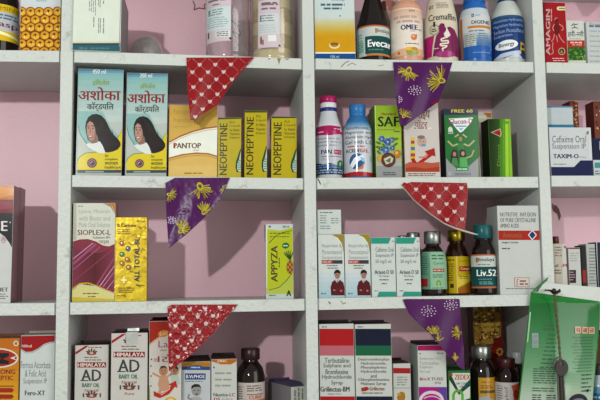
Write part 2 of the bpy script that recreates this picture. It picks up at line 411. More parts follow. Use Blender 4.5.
def art(p):
    p.L(209, 1, 226, 9, 2, '7c6a72', .5); p.L(213, 10, 222, 12.5, 1, '7c6a72', .5)
    p.P([(206.8, 14), (230.6, 13.6), (230.6, 36), (206.8, 36)], 'b7c6c8'); p.L(209, 15, 224, 22, 3, '708486', .4); p.R(209, 15.4, 210.6, 20, '708486'); p.L(208, 23, 229, 34, 5, '8aa0a2', .35)
    p.R(216, 37, 230, 43.5, 'c2cacb'); p.L(217, 37.6, 229, 43, 3, '60605e', .45); p.R(208.5, 37, 209.8, 43, '5a5456'); p.P([(228.5, 44.6), (231, 43.4), (231, 46.6)], '2a2228')
jar('glass_jar', 'empty clear jar with a pink and white paper label, on top shelf', 227.5, 21.7, (1, 1), (.95, .92, .94), art, (206.5, -12, 231, 47, [(207, -12), (231, -12), (231, 47), (207, 48)]), .05)
def art(p):
    p.L(262, 8.5, 277, 13, 1, '6c6064', .4); p.L(262, 10, 278, 18, 2, '7c6a72', .45)
    p.P([(259.4, 21), (279.4, 20.6), (279.4, 41), (259.4, 41)], 'b9c1c2'); p.L(260.5, 21.5, 276, 29, 3, '708486', .4); p.R(260.4, 22, 262, 28, '708486'); p.L(260, 31, 278, 40, 4, 'a3b2b2', .35)
    p.R(268, 42, 276, 48, 'cfd2cf'); p.R(260.8, 43, 262.2, 50, '6a3a34'); p.R(262.6, 46, 264, 51, 'a06040'); p.P([(277.5, 52.4), (279.8, 50.5), (279.8, 53)], '2a2228')
_, jx, jz, jR = jar('glass_jar', 'clear jar stacked inside with gold foil rolls, on top shelf', 272.5, 22.4, (1, 1), (.93, .91, .88), art, (258, 7, 280, 54, [(259, 8), (279.5, 6.5), (280, 52), (278, 54), (258.4, 54)]), .05)
def gold_roll(i):
    m = MB(); r = jR*.9; h = .0215; pf = []
    for k in range(9): z = h*k/8; pf.append((r*(.97 if k in (0, 8) else 1-.012*(k % 2)), z))
    m.lathe(pf, mat('a8986a' if i % 2 else 'c0b48a', 'gloss'), 56); o = m.build('gold_foil_roll'); o.location = (jx, .05, jz+.0018+i*.0219)
    tag(o, 'gold foil roll stacked inside the right-hand clear jar', 'foil roll', 'gold foil rolls in the jar'); return o
for i in range(5): gold_roll(i)

def art(p):
    p.R(313, -30, 357, 18, 'b4c1c0'); p.G(313, 18, 357, 36, 'b4c1b4', 'c3930a', 9); p.R(313, 36, 357, 52.2, 'c3920a'); p.R(313, 52.2, 357, 53.6, 'd8d6c4'); p.R(313, 53.6, 357, 60, '0f4d8c')
    p.T('अवलेह', 331, -4, 345, 1.6, '3c6a74'); p.L(321, 3, 347, 6.4, 1, '3c6a74', .6); p.L(324, 7, 344, 10, 1, '3c6a74', .6); p.E(340.3, 16, 1, .6, '6a7a78')
    p.E(334.5, 45.5, 5.4, 3.4, 'd6c490'); p.E(334.5, 44.6, 4.2, 2.6, 'b07c1c'); p.R(330.5, 43, 338.5, 45, '7a5a28'); p.T('100 ml', 330.5, 55.4, 339, 58, 'a8c4d8')
carton('tonic_carton', 'white carton fading to mustard yellow with blue base band, on top shelf', 'carton', 314.6, 355.2, -30, (1, 2), art, Yf=.01, D=.042, col='b4c1c0')

def art(p):
    p.R(350, 30, 396, 31.6, 'b8643c'); p.R(350, 31.6, 396, 60, 'b2bcb8'); p.L(358, 37, 363, 57, 7, '6e9c90', .5); p.R(357.6, 45, 363.4, 56, '8cb4a4'); p.L(358, 45.6, 363, 55.6, 5, '54806e', .4)
    p.T('Himalaya', 375, 33.4, 389, 38.4, '5a6a50', bold=.02); p.R(375, 33.6, 376.6, 38, 'c86a30'); p.R(364.8, 40.8, 391.5, 58, '0e4c4a'); p.T('Evecare', 367.6, 44.4, 394.5, 51.4, 'e8ece8', bold=.035); p.L(368, 53.4, 386, 55, 1, '5a8a84', .6); p.R(366, 58, 391, 60, 'c07a40')
bottle('syrup_bottle', 'black cone-shouldered bottle with white and dark green label, on top shelf', 'bottle', 372.8, (1, 2),
       [(16.7, 59.5), (16.7, 27), (14.8, 22), (11, 9), (8.2, 0), (7, -10), (7, -18)], [(8.2, -32, -16, '141414', 'plastic', True)], (30, 59.2, 'b2bcb8'), art, col='150c09', Yc=.045)
bottle('syrup_bottle', 'salmon capped white bottle half hidden behind the pale orange one', 'bottle', 388.5, (1, 2),
       [(10.5, 60), (10.5, 22), (7.5, 14), (6.5, 12)], [(6.6, 2, 12.5, 'b87868', 'plastic', True)], None, None, col='bfa497', kind='plastic', Yc=.1)
def art(p):
    p.G(385, 14, 430, 30, 'c8a48c', 'cfc8bc', 6); p.T('PM', 409.6, 15.4, 414.6, 17.2, '4a4a48'); p.L(394, 20, 421, 23.6, 1, 'b49a90', .7); p.L(397, 24.6, 421, 28, 1, 'b49a90', .7)
    p.T('OMEE', 401, 29.6, 417.4, 34.6, '14246c', bold=.05); p.T('mps', 418, 33.2, 421.4, 35, '14246c'); p.L(410, 35.4, 415, 36.6, 1, '90887c')
    p.E(413.6, 41.8, 2.9, 3, 'cc7448'); p.E(413, 41, 1.4, 1.3, 'd8a088'); p.S([(416, 38.6), (416.4, 41)], .5, 'a85a30'); p.L(405, 47.4, 420, 49, 1, '6a5c50', .45)
    p.P([(390, 56), (400, 53), (412, 52.4), (424, 53), (424, 60), (390, 60)], 'd2a484'); p.E(411.5, 54.6, 6, 3, 'c89a18'); p.E(408, 53, 2.2, 1.6, 'd8b22c'); p.E(414, 53.2, 2.4, 1.6, 'b8841c'); p.P([(405, 55.4), (418, 55.4), (416, 59.5), (407, 59.5)], '8c9a50'); p.E(398.5, 57, 1.2, 1.4, 'b05a30')
bottle('antacid_bottle', 'white and pale orange plastic bottle with a fruit bowl on its label', 'bottle', 406.4, (1, 2),
       [(16.2, 60.5), (16.6, 56), (16.6, 15), (15.2, 9), (11.5, 4), (8.6, 2), (8.4, -4)], [(9.2, 0, 2.6, 'd8d4cc', 'plastic', False), (9.4, -15, 0, 'b87858', 'plastic', True)], (13, 60, 'cfc8bc'), art, col='c8977c', kind='plastic', Yc=.04, lab_kind='gloss')
def art(p):
    p.T('हर', 429.4, 9, 434, 13.6, '4a423c', bold=.02); p.L(436, 6.5, 449, 10, 2, '9c948a', .5); p.T('abbott', 437, 8, 449, 13, '8a8278')
    p.T('Cremaffin', 428.6, 18.6, 455.4, 25, '2c2826', bold=.02); p.R(440, 20.8, 443, 21.2, '2c2826')
    hx = [(434.2+5.4*math.sin(a*math.pi/3), 34+6*math.cos(a*math.pi/3)) for a in range(6)]; p.P(hx, '8c8a72'); p.P([(434.2+(x-434.2)*.82, 34+(y-34)*.82) for x, y in hx], 'b8b498'); p.L(431.2, 32.6, 437.4, 36.4, 2, '4a443c', .55); p.T('1', 433.4, 26.2, 435.2, 31.4, '2c2826', bold=.04)
    p.P([(422, 40), (434, 39.6), (432, 50), (431, 60), (422, 60)], 'b4106c')
    p.P([(432, 60), (434, 48), (436, 40), (439, 37), (438.6, 31), (441, 28.4), (444, 29), (445, 33), (446.4, 37), (450, 31.6), (454, 34), (458, 42), (458, 60)], '7c1450')
    p.P([(446, 31), (448, 36), (450, 40), (448, 42), (444, 41.6), (443.4, 38.6), (445.6, 36)], 'ccc6bc')
    p.S([(447, 42), (440.5, 44), (441, 46), (447.5, 45.5), (447.5, 48), (439.6, 48.6), (440, 50.4), (446.4, 50.6), (444, 52.6), (441.4, 53), (442.4, 56)], 1.4, 'd0cabc')
    p.E(444, 58.6, 9.5, 3.4, 'a03078'); p.L(432.4, 52, 439, 53.4, 1, 'd8b8c8', .5)
bottle('laxative_bottle', 'tapering cream plastic bottle with magenta swirl label, on top shelf', 'bottle', 440.7, (1, 2),
       [(16.6, 61), (17, 56), (17, 25), (15.4, 14), (12.4, 0), (10, -9), (8.5, -12), (8.5, -17)], [(9.5, -30, -15, 'b4106c', 'plastic', True)], (3, 60.4, 'c2bba6'), art, col='c2bba6', kind='plastic', Yc=.04, lab_kind='gloss')
def art(p):
    p.R(455, 19, 495, 36, 'b9bfbd'); p.G(455, 36, 495, 50, 'b4bcc0', '2c6ab4', 8); p.R(455, 50, 495, 62, '1a5cae'); p.R(460.4, 21, 462.6, 61, 'b86a24')
    p.R(472, 18.4, 474.4, 21.6, '3a5a80'); p.R(472.8, 19.4, 473.6, 20.6, 'b9bfbd'); p.L(475.4, 18.8, 482, 21.4, 1, '93a4b2', .5); p.T('DIGENE', 472, 25.2, 489.5, 28.6, '1e2c50', bold=.02); p.R(468, 30.2, 490, 32.6, 'c07a20')
    p.L(469, 34, 487, 36.4, 1, '6e7a80', .5); p.R(463.8, 37.6, 476, 50, 'a9b2ae'); p.L(464.4, 38, 475.4, 50, 6, '6e7878', .4); p.L(478, 37, 488, 50, 6, '6e7878', .4); p.S([(472, 56.6), (489, 56.6)], .4, '8ab0d8')
bottle('antacid_bottle', 'blue capped bottle with white label, orange bar and blue lower half', 'bottle', 475, (1, 2),
       [(15.8, 62), (16, 58), (16, 22), (14.6, 15), (12, 8), (10.6, 5), (10.4, 0)], [(11.4, 1, 4.4, '1c5cac', 'plastic', False), (10.6, -14, 1, '1450a4', 'plastic', True)], (12, 61.4, 'aebac0'), art, col='1a66b8', kind='plastic', Yc=.04, lab_kind='gloss')
def art(p):
    p.R(488, 20, 530, 62, '123c7c'); p.G(488, 20, 530, 24, '2c6478', '123c7c', 3)
    for i, t in enumerate(['Aluminium Hydroxide', 'Magnesium Hydroxide', 'Sodium Picosulfate', 'Suspension']):
        y = 23.4+i*5; p.T(t, 493.6, y, 523 if i < 3 else 512, y+3.8, '8ea8c8', slant=1)
    p.E(506, 49.4, 11.4, 4.8, 'd2d8d6', rot=-.12); p.T('Benergy', 498.4, 46.8, 513.6, 52, '12306c', bold=.03, slant=1.6)
    p.P([(520, 46), (523.4, 47.4), (524, 56), (519, 57)], 'c8a824'); p.E(521.8, 50.4, 1.5, 1.8, '2c2410'); p.R(519.6, 54, 523.6, 57.4, '2c2410'); p.P([(492, 62), (500, 57.6), (520, 54.6), (520, 58), (500, 62)], 'aebccc'); p.P([(504, 62), (518, 58), (521, 62)], 'aebccc')
bottle('antacid_bottle', 'white bottle with dark blue label and white oval, beside the right upright', 'bottle', 507.3, (1, 2),
       [(17, 62), (17.3, 58), (17.3, 24), (15.6, 15), (11.5, 7), (9, 3), (8.8, -2)], [(9.4, 0.6, 4.6, '1c3c84', 'plastic', False), (9, -12, .6, 'c4cccc', 'plastic', True)], (20, 61.4, '123c7c'), art, col='b4bcb6', kind='plastic', Yc=.045, lab_kind='gloss')

def art(p):
    p.R(540, 0, 570, 64, 'a00c18'); p.G(543, 0, 548, 64, '701018', 'a00c18', 3, True); p.T('AMAGIN', 546, 9.5, 550.2, 55, 'b89a98', rot=90, bold=.03); p.L(550.6, 9, 552.4, 22, 1, 'c09a98', .5, ver=True)
    p.P([(557, 7.6), (558, 6.6), (566, 6.6), (566, 10.4), (558, 10.4), (557, 9.4)], 'c8c49a'); p.L(559, 7.4, 565, 9.6, 1, '6a8a3c', .6)
    p.E(556.4, 20, 1.9, 2.4, '5a0c14'); p.P([(554.6, 23), (558.4, 23), (560.2, 28), (559, 34.4), (554.4, 34.4), (553.8, 28)], '6c0c16')
    for s in ([(554.4, 24), (552.6, 28), (554, 31)], [(559, 24), (562.6, 26.4), (563.4, 29), (561.6, 30.6)], [(554.6, 34), (553.4, 39), (551.4, 41.5)], [(558.6, 34), (560, 37.6), (562.6, 41), (564.6, 43)], [(554.8, 20.4), (555.6, 17.8), (557.6, 18.4)], [(553, 42), (552.4, 47), (553.2, 53), (551, 54.4)], [(556.4, 36), (557.4, 42)]): p.S(s, .75, 'c88a80')
    p.E(561.6, 51.4, 3.4, 3.6, 'b8a878'); p.E(561.6, 51.4, 2.7, 2.9, '3a2c18'); p.P([(560.2, 53), (561.4, 49.6), (562.8, 53)], 'a88c50'); p.L(552, 57.8, 566, 59.2, 1, 'd0a8a4', .6); p.L(553, 60, 565, 61.4, 1, 'd0a8a4', .6)
carton('oil_carton', 'tall red carton with outlined dancing figure on the right end of top shelf', 'carton', 544.6, 567.2, 2.6, (1, 3), art, Yf=.012, D=.035, col='8e0c16', left='5c1016')
def art(p):
    p.R(566, 20, 588, 40.4, 'b8bdb7'); p.R(566, 40.4, 588, 47, 'b0281c'); p.L(570.4, 41.4, 583, 43.6, 1, 'd8b8a8', .6); p.T('का अर्क', 572, 43.8, 582, 46.4, 'd8b8a8')
    p.S([(571.4, 26), (573.4, 23.8), (576, 24.6), (578, 24)], .8, '3c3a3a'); p.S([(574, 24.6), (575, 27.6)], .7, '5a2c2c'); p.S([(571.6, 28.4), (575, 27.4), (578, 28.4)], .8, '3c3a3a')
    p.T('हरी-नरी', 568, 30.6, 583.6, 37.4, '2c2c2c', bold=.015); p.L(569, 38.2, 584, 39.6, 1, '7c7c78', .4)
    p.R(566, 47, 588, 60.4, '2c5a1c')
    for i in range(46):
        x, y = random.uniform(568, 586), random.uniform(48, 59.6); a = random.random()*6.3; s = random.uniform(1.2, 2.2)
        p.P([(x-s*math.cos(a), y-s*math.sin(a)), (x+.5*math.sin(a), y-.5*math.cos(a)), (x+s*math.cos(a), y+s*math.sin(a)), (x-.6*math.sin(a), y+.6*math.cos(a))], random.choice(['4c8a2c', '5f9c38', '38701f', '1c4412', '7aa850']))
    p.R(566, 60.6, 588, 64, 'b8bdb0')
carton('herbal_carton', 'small white, red and leafy green carton beside the tall red one', 'carton', 568.2, 586, 20.6, (1, 3), art, Yf=.012, D=.03, col='b8bdb7')
def art(p):
    p.L(588.5, 25, 606, 27.6, 1, '5a6a80', .7); p.T('Drops', 589, 23, 600, 26, '4a5a74')
    for y in range(30, 61, 5): p.L(589, y, 606, y+2.4, 1, '8c9498', .35)
carton('drops_carton', 'white carton with grey small print at right edge of top shelf', 'carton', 587.4, 611, 22.5, (1, 3), art, Yf=.012, D=.03, col='aeb6b4', rz=.06)

# ================================================================== row 2
def woman(x, w):   # artwork of the two tonic cartons; x = left edge, w = width in the photo
    def art(p):
        X = lambda u: x+w*u; top = 69.5 if w > 43.5 else 73.5; B = 174; Y = lambda v: top+(B-top)*v
        p.G(X(-.05), Y(-.03), X(1.05), Y(.5), '76aaa8', 'aebcb8', 8); p.R(X(-.05), Y(.5), X(1.05), Y(1.03), 'a9b3ac'); p.G(X(-.05), Y(-.03), X(1.05), Y(.055), '31587c', '7fb6ba', 4)
        p.T('450 ml' if w > 43.5 else '200 ml', X(.33), Y(.0), X(.62), Y(.04), 'c8d4d4', bold=.02); p.T('हिमतोल', X(.34), Y(.095), X(.7), Y(.155), '7a9a1c', bold=.02)
        p.T('अशोका', X(.03), Y(.17), X(.94), Y(.295), '8c1818', bold=.035); p.T('कॉर्डयिल', X(.22), Y(.31), X(.8), Y(.405), '2c3836', bold=.02)
        arc = [(X(.5+.56*math.cos(t)), Y(.62+.27*math.sin(t))) for t in [math.pi*(.98-.06*i) for i in range(17)]]
        p.P([(X(0), Y(.4)), (X(.55), Y(.4)), (X(.75), Y(.56)), (X(.96), Y(.66)), (X(.7), Y(.8)), (X(.5), Y(.79)), (X(.25), Y(.72)), (X(.06), Y(.6))], '80aeaa')
        p.S([(X(0), Y(.5)), (X(.08), Y(.62)), (X(.25), Y(.73)), (X(.5), Y(.8)), (X(.62), Y(.81))], .9, '3c8a84')
        # yellow sweep
        p.P([(X(0), Y(.965)), (X(.0), Y(.9)), (X(.06), Y(.84)), (X(.2), Y(.8)), (X(.45), Y(.79)), (X(.66), Y(.76)), (X(.85), Y(.69)), (X(1), Y(.58)), (X(1), Y(.965))], 'c8b81c'); p.S([(X(0), Y(.9)), (X(.06), Y(.84)), (X(.2), Y(.8)), (X(.45), Y(.79)), (X(.66), Y(.76)), (X(.85), Y(.69)), (X(1), Y(.58))], .8, '6f8a20')
        # hair, face, shoulder
        hair = [(.2, .6), (.185, .55), (.2, .5), (.25, .455), (.33, .43), (.43, .425), (.53, .44), (.61, .475), (.67, .52), (.71, .56), (.76, .6), (.83, .635), (.9, .665), (.955, .7), (.96, .73), (.9, .765), (.8, .785), (.69, .795), (.6, .79), (.55, .74), (.5, .69), (.4, .66), (.3, .69), (.24, .67)]
        p.P([(X(a), Y(b)) for a, b in hair], '1b1516')
        p.P([(X(a), Y(b)) for a, b in [(.33, .66), (.43, .61), (.47, .66), (.45, .71), (.34, .72), (.3, .69)]], '8c6656')
        p.P([(X(a), Y(b)) for a, b in [(.215, .565), (.225, .525), (.26, .495), (.31, .485), (.37, .5), (.41, .54), (.425, .585), (.41, .63), (.375, .665), (.33, .683), (.285, .68), (.25, .655), (.225, .615)]], 'b0897a')
        p.P([(X(a), Y(b)) for a, b in [(.37, .5), (.41, .54), (.425, .585), (.41, .63), (.375, .665), (.385, .62), (.39, .57)]], '976e5f')
        p.P([(X(a), Y(b)) for a, b in [(.21, .54), (.23, .49), (.3, .47), (.4, .5), (.44, .58), (.43, .64), (.4, .56), (.35, .51), (.28, .495), (.235, .52)]], '1b1516')
        p.S([(X(.228), Y(.545)), (X(.255), Y(.536)), (X(.28), Y(.542))], .6, '241a1a'); p.S([(X(.315), Y(.541)), (X(.35), Y(.536)), (X(.38), Y(.55))], .6, '241a1a'); p.E(X(.257), Y(.56), .95, .6, '241a1a', n=8); p.E(X(.35), Y(.563), .95, .6, '241a1a', n=8); p.P([(X(.295), Y(.555)), (X(.275), Y(.6)), (X(.3), Y(.608)), (X(.318), Y(.6))], '98705f')
        p.P([(X(.25), Y(.628)), (X(.3), Y(.634)), (X(.36), Y(.622)), (X(.335), Y(.652)), (X(.28), Y(.655))], '7c2428'); p.P([(X(.265), Y(.632)), (X(.3), Y(.637)), (X(.345), Y(.629)), (X(.32), Y(.645)), (X(.285), Y(.647))], 'd8d2cc')
        p.P([(X(a), Y(b)) for a, b in [(.2, .715), (.28, .705), (.36, .71), (.44, .7), (.51, .69), (.57, .73), (.62, .785), (.62, .805), (.5, .8), (.36, .775), (.26, .745)]], 'c4ccc8')
        for i in range(7): p.S([(X(.46+.05*i), Y(.46+.02*i)), (X(.55+.05*i), Y(.58+.018*i)), (X(.6+.05*i), Y(.7+.006*i)), (X(.63+.045*i), Y(.775-.012*i))], .4, '3c302c')
        p.E(X(.34), Y(.895), w*.105, w*.105, '5c3040'); p.E(X(.34), Y(.895), w*.085, w*.085, '8a6a78'); p.E(X(.34), Y(.895), w*.055, w*.055, '5c2838'); p.S([(X(.3), Y(.9)), (X(.35), Y(.88))], .6, 'c8b8b8')
        for i, t in enumerate(['for', 'complete', 'women', 'healthcare']): p.T(t, X(.62), Y(.81+.037*i), X(.7 if i == 0 else .9 if i < 3 else .97), Y(.81+.037*i+.028), '3c3c14')
        p.R(X(-.05), Y(.962), X(1.05), Y(1.03), '33434a'); p.R(X(.2), Y(.972), X(.6), Y(.985), '8a9aa0'); p.R(X(-.05), Y(.99), X(1.05), Y(1.03), '9aa49c')
        p.S([(X(.012), Y(.0)), (X(.012), Y(1))], .8, 'aebab6')
    return art
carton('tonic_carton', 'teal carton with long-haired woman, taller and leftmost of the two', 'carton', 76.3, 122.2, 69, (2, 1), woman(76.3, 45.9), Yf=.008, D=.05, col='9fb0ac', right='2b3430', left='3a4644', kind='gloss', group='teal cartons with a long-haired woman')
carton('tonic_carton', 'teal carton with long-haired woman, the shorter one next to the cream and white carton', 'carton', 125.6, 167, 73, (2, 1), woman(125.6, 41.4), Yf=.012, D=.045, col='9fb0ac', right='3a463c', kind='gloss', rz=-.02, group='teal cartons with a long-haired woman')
def art(p):
    p.G(166, 104, 219, 178, 'c09a3c', 'ccb068', 6)
    p.T('Pantoprazole', 173, 109, 196, 115.5, 'a88a4c'); p.T('Injection', 173, 117, 194, 123.5, 'a88a4c'); p.L(173, 125.5, 190, 128, 1, 'b4965c', .5)
    a = [(168, 143), (180, 137), (193, 132), (205, 129), (218, 127.6)]; b = [(168, 157.5), (182, 154), (196, 152.4), (208, 153), (218, 155.6)]
    p.P(a+b[::-1], 'd2d8cc'); p.S([(x, y-.8) for x, y in a], 1.6, 'a86a3a'); p.S([(x, y+1.4) for x, y in a], .6, 'c89c50'); p.S([(x, y+.8) for x, y in b], 1.4, 'a86a3a'); p.S([(x, y+3) for x, y in b], .6, 'b8803a')
    p.T('PANTOP', 173.4, 143, 200.5, 148.4, '6a4a38', bold=.045); p.R(173.4, 143, 175, 148.4, 'a04040'); p.T('IV', 193.5, 149.4, 199, 151.4, '9a8a78')
    p.L(184, 172, 203, 174.4, 1, '8a7440', .45)
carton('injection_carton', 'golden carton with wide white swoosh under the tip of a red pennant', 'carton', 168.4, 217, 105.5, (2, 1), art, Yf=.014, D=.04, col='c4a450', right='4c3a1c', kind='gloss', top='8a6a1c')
def neo(x0, x1, y0, shine):
    def art(p):
        w = x1-x0; X = lambda u: x0+w*u; Y = lambda v: y0+(176.5-y0)*v
        p.R(X(-.1), Y(-.1), X(1.1), Y(1.05), 'ae9f0c'); p.R(X(-.1), Y(-.1), X(1.1), Y(.03), '1c4a1c')
        p.T('NEOPEPTINE', X(.08), Y(.1), X(.4), Y(.97), '3a3a10', rot=90, bold=.025)
        for i, t in enumerate(['60 ml', 'Liquid', 'for Babies', 'Vitamins', '& Enzymes']):
            p.T(t, X(.5), Y(.06+.066*i), X(.7 if i == 0 else .92), Y(.06+.066*i+.045), '2c2c0e', bold=.0)
        p.P([(X(1), Y(.52)), (X(.9), Y(.6)), (X(.84), Y(.68)), (X(.78), Y(.75)), (X(.76), Y(.84)), (X(.82), Y(.93)), (X(.92), Y(.95)), (X(1.02), Y(.95))], '1c4a1c')
        p.P([(X(1), Y(.57)), (X(.95), Y(.64)), (X(.9), Y(.74)), (X(.84), Y(.78)), (X(.84), Y(.88)), (X(.9), Y(.92)), (X(1.02), Y(.92))], 'a8bcb0'); p.L(X(.86), Y(.72), X(1), Y(.9), 5, '5a8a78', .5); p.R(X(.84), Y(.93), X(1.02), Y(.99), 'ae9f0c')
        if shine: pass
    return art
neo_l = ['yellow drops carton with vertical lettering, directly beside the golden swoosh carton', 'tallest yellow drops carton, middle of the three with vertical lettering', 'yellow drops carton with a small gap to its left, rightmost of the three']
for (x0, x1, y0, rz), lb in zip([(218.6, 242, 117.4, -.115), (244.2, 266.8, 110.6, .0), (271, 296.6, 116.4, .0)], neo_l):
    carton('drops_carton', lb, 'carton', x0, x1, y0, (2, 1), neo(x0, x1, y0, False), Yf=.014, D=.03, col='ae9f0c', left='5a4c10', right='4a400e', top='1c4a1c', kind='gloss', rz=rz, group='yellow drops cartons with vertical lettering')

def art(p):
    p.R(312, 125, 348, 136.5, 'b8bcc0'); p.P([(312, 128.4), (330, 127.6), (348, 128.8), (348, 137), (340, 135.8), (330, 137.6), (320, 137), (312, 136)], 'a80e58'); p.L(318, 133, 325, 135, 1, 'd8a0bc', .6); p.L(334, 130, 342, 132, 1, 'd8a0bc', .5)
    p.R(312, 137.6, 348, 165, 'aeb2ba'); p.L(318, 139, 341, 149, 3, '8c8e98', .4)
    p.T('PAN', 321.4, 151.6, 331.4, 156, '16225c', bold=.07); p.R(333.6, 151.6, 340.8, 156.2, 'a0143c'); p.T('MPS', 334.4, 152.8, 340, 155.2, 'c8a0ac'); p.R(321, 158, 341, 158.6, '3c4874'); p.T('170 ml', 321.4, 160, 329, 162, '5a6480')
    p.P([(312, 166), (318, 164.4), (324, 166), (330, 164.8), (336, 167), (348, 164), (348, 176), (312, 176)], '1e3658'); p.L(314, 165.6, 340, 170, 2, '5c86b8', .6); p.L(316, 170.6, 344, 175, 2, '8aa4c0', .5)
    p.P([(336.6, 164), (339, 161.4), (341.6, 162), (341.4, 166), (339.4, 170), (337, 168.4)], '2c6a3c'); p.E(339.4, 165.4, .8, 1.8, '8cc08c')
bottle('antacid_bottle', 'white bottle with pink, white and navy striped cap beside the middle upright', 'bottle', 329, (2, 2),
       [(12.8, 177.5), (13.2, 174), (13.2, 132), (12, 126), (9.6, 119), (8.6, 115.5), (8.2, 112)], [(8.8, 108.6, 112.4, '1c2c78', 'plastic', False), (8, 103.4, 108.8, 'c4c6c8', 'plastic', False), (8.3, 97, 103.6, 'a80e58', 'plastic', True)], (124.6, 176.4, 'b0b4ba'), art, col='b4b8bc', kind='plastic', Yc=.035, lab_kind='gloss')
def art(p):
    p.G(338, 124, 378, 132, '3a78a8', 'a8b8c4', 5); p.R(338, 132, 378, 174, 'b2bac0')
    for i, t in enumerate(['Simethicone,', 'Magnesium and', 'Aluminium Hyd', 'Gel with L.S']): p.T(t, 345.6+(i == 0), 128.6+i*4.6, 371-2*(i == 0), 132.4+i*4.6, '2c3c58', bold=.01)
    p.L(348, 147.6, 367, 149.6, 1, 'b04a54', .6); p.T('ACI', 346, 151, 352.6, 154.6, '28364c', bold=.03); p.T('GENE', 353, 151, 359.4, 154.6, '28364c', bold=.03); p.T('GEL', 359.8, 151, 368, 154.6, 'a83040', bold=.03)
    p.E(356.8, 163.6, 7.4, 8.2, '2a5a94'); p.P([(350, 167), (354, 160), (362, 157), (363.8, 160), (357, 164), (352.4, 170)], 'ccd4d8'); p.P([(354, 171), (360, 169), (364, 165), (362.4, 170.6), (357, 172)], 'c8742c'); p.P([(360, 159), (364, 160), (364, 164), (361, 163)], '7ab0d0')
    p.P([(338, 174.6), (357, 173.4), (378, 174.6), (378, 178), (338, 178)], 'a81c24'); p.E(370.4, 160.6, 1.4, 3.2, '8ab09c')
bottle('antacid_bottle', 'blue capped bottle with white label and blue globe swirl', 'bottle', 358, (2, 2),
       [(14.2, 177.5), (14.6, 174), (14.6, 133), (13.4, 127), (10.4, 120), (8.2, 117), (8, 113)], [(8.2, 114, 116.6, '2a74b0', 'plastic', False), (8.1, 105.4, 114, '2874b4', 'plastic', True)], (126, 176.8, 'b2bac0'), art, col='2a6ca8', kind='plastic', Yc=.035, lab_kind='gloss')
def art(p):
    p.G(373, 104, 405, 150, '7ea41c', '98b43c', 6); p.G(373, 150, 405, 166, '98a860', 'a0a4a0', 5); p.R(373, 166, 405, 178, '8c9090'); p.R(402, 104, 404, 178, '2a3414'); p.S([(375.6, 104), (375.6, 178)], .7, 'b8c878')
    p.T('Hamdard', 382, 112.4, 396, 115.2, '8a2c1c', bold=.02); p.T('SAFI', 378.6, 116.6, 402.4, 126.6, '161c0c', bold=.06); p.L(378, 129, 396, 130.6, 1, '5c7824', .4); p.R(394, 131, 400, 132, '4a641c')
    for x, y, r, c in [(382, 139, 3, '2c5a9c'), (388, 142, 3.6, '2450a0'), (386, 150, 3.6, '2e62b0'), (392, 140, 2.6, '34609c'), (381, 148.6, 2, '28487c'), (392.6, 148, 2.4, '2c5494')]:
        for a in range(6): p.E(x+r*.55*math.cos(a*1.05), y+r*.55*math.sin(a*1.05), r*.62, r*.5, c if a % 2 else mix_hex(c, 'b0c8e8', .25), n=10, rot=a*1.05)
        p.E(x, y, r*.25, r*.25, 'c8b860', n=8)
    for x, y, a in [(378.6, 143, .4), (395.6, 144.6, -.6), (379, 152.4, .8), (396, 139, -.2), (384, 146, 1.2), (377, 147, 0)]: p.E(x, y, 2.8, 1.1, '3c7420', n=10, rot=a)
    p.E(397.6, 154, 3.6, 4.2, 'b0741c'); p.E(380, 158.6, 2.4, 2.8, 'c09a20'); p.E(396.6, 153, 1.4, 1.6, 'd0a858')
    p.E(388.4, 160, 7.2, 7.2, '46201a'); p.E(388.4, 160, 6.2, 6.2, '6a3424'); p.P([(383.6, 159), (390, 156), (393.4, 158.6), (392, 162.4), (386, 164.6)], 'b0b4a4'); p.P([(385, 161), (391, 157.6), (390, 163)], '4a7434')
    p.L(383, 171.6, 397, 175.6, 2, '5a5e60', .45)
carton('syrup_carton', 'lime green carton with blue flowers above a silver base', 'carton', 375.8, 402.6, 105.4, (2, 2), art, Yf=.012, D=.04, col='7c9c24', left='4a701c', kind='gloss')
carton('syrup_carton', 'plain lime green carton tucked behind the flower-printed green one', 'carton', 371, 393, 112.6, (2, 2), None, Yf=.07, D=.035, col='7c9c24', kind='gloss')
def art(p):
    p.R(402, 90, 442, 178, 'b9b4ae'); p.T('राइप', 418, 110.4, 430.4, 120, '7c2c2c', bold=.02); p.T('वॉटर', 415.4, 120, 427.6, 127.6, '8a4038', bold=.02); p.R(413, 127.4, 432, 129.2, 'c9c4be'); p.L(414, 127, 431, 129.4, 1, '7a6e68', .5)
    p.E(422, 141.4, 4.8, 5.6, 'b49a8c'); p.E(421.4, 137.2, 3.8, 1.9, '7c7068'); p.E(420.4, 141, .6, .5, '3a2c28', n=8); p.E(424, 141.4, .6, .5, '3a2c28', n=8); p.E(422, 142.8, .5, .4, '8a6858', n=8); p.E(424.6, 145.2, 1.7, 1.4, '5a9cb8'); p.E(422.6, 145, .8, .8, '3c80a0')
    for i, c in enumerate(['c8b024', 'b04028', 'c8b024', '3c74a0', 'c8b024', 'b04028', 'c8a81c']): p.R(411.4-.12*i, 137.4+3.2*i, 414.6+.12*i, 140.6+3.2*i, c)
    p.P([(411, 159), (414, 158), (417, 162.6), (427, 154), (425, 151.4), (434.6, 148), (435.6, 156.4), (432.4, 155.6), (420, 164.6), (413, 165)], 'a82018'); p.S([(417, 162.4), (428, 154.4)], .6, 'd8b0a0'); p.L(419, 155.8, 430, 158.6, 1, 'c87060', .5)
    p.P([(405, 164), (410, 162), (416, 163.4), (424, 162), (432, 163), (439.6, 162), (439.6, 172), (405, 172)], 'b4553c'); p.P([(405, 168), (415, 167), (425, 168.6), (439.6, 166.6), (439.6, 172), (405, 172)], 'a03c24')
    p.R(402, 172, 442, 178, 'b9b4ae'); p.L(408, 172.8, 437, 176.2, 2, '6a4038', .5)
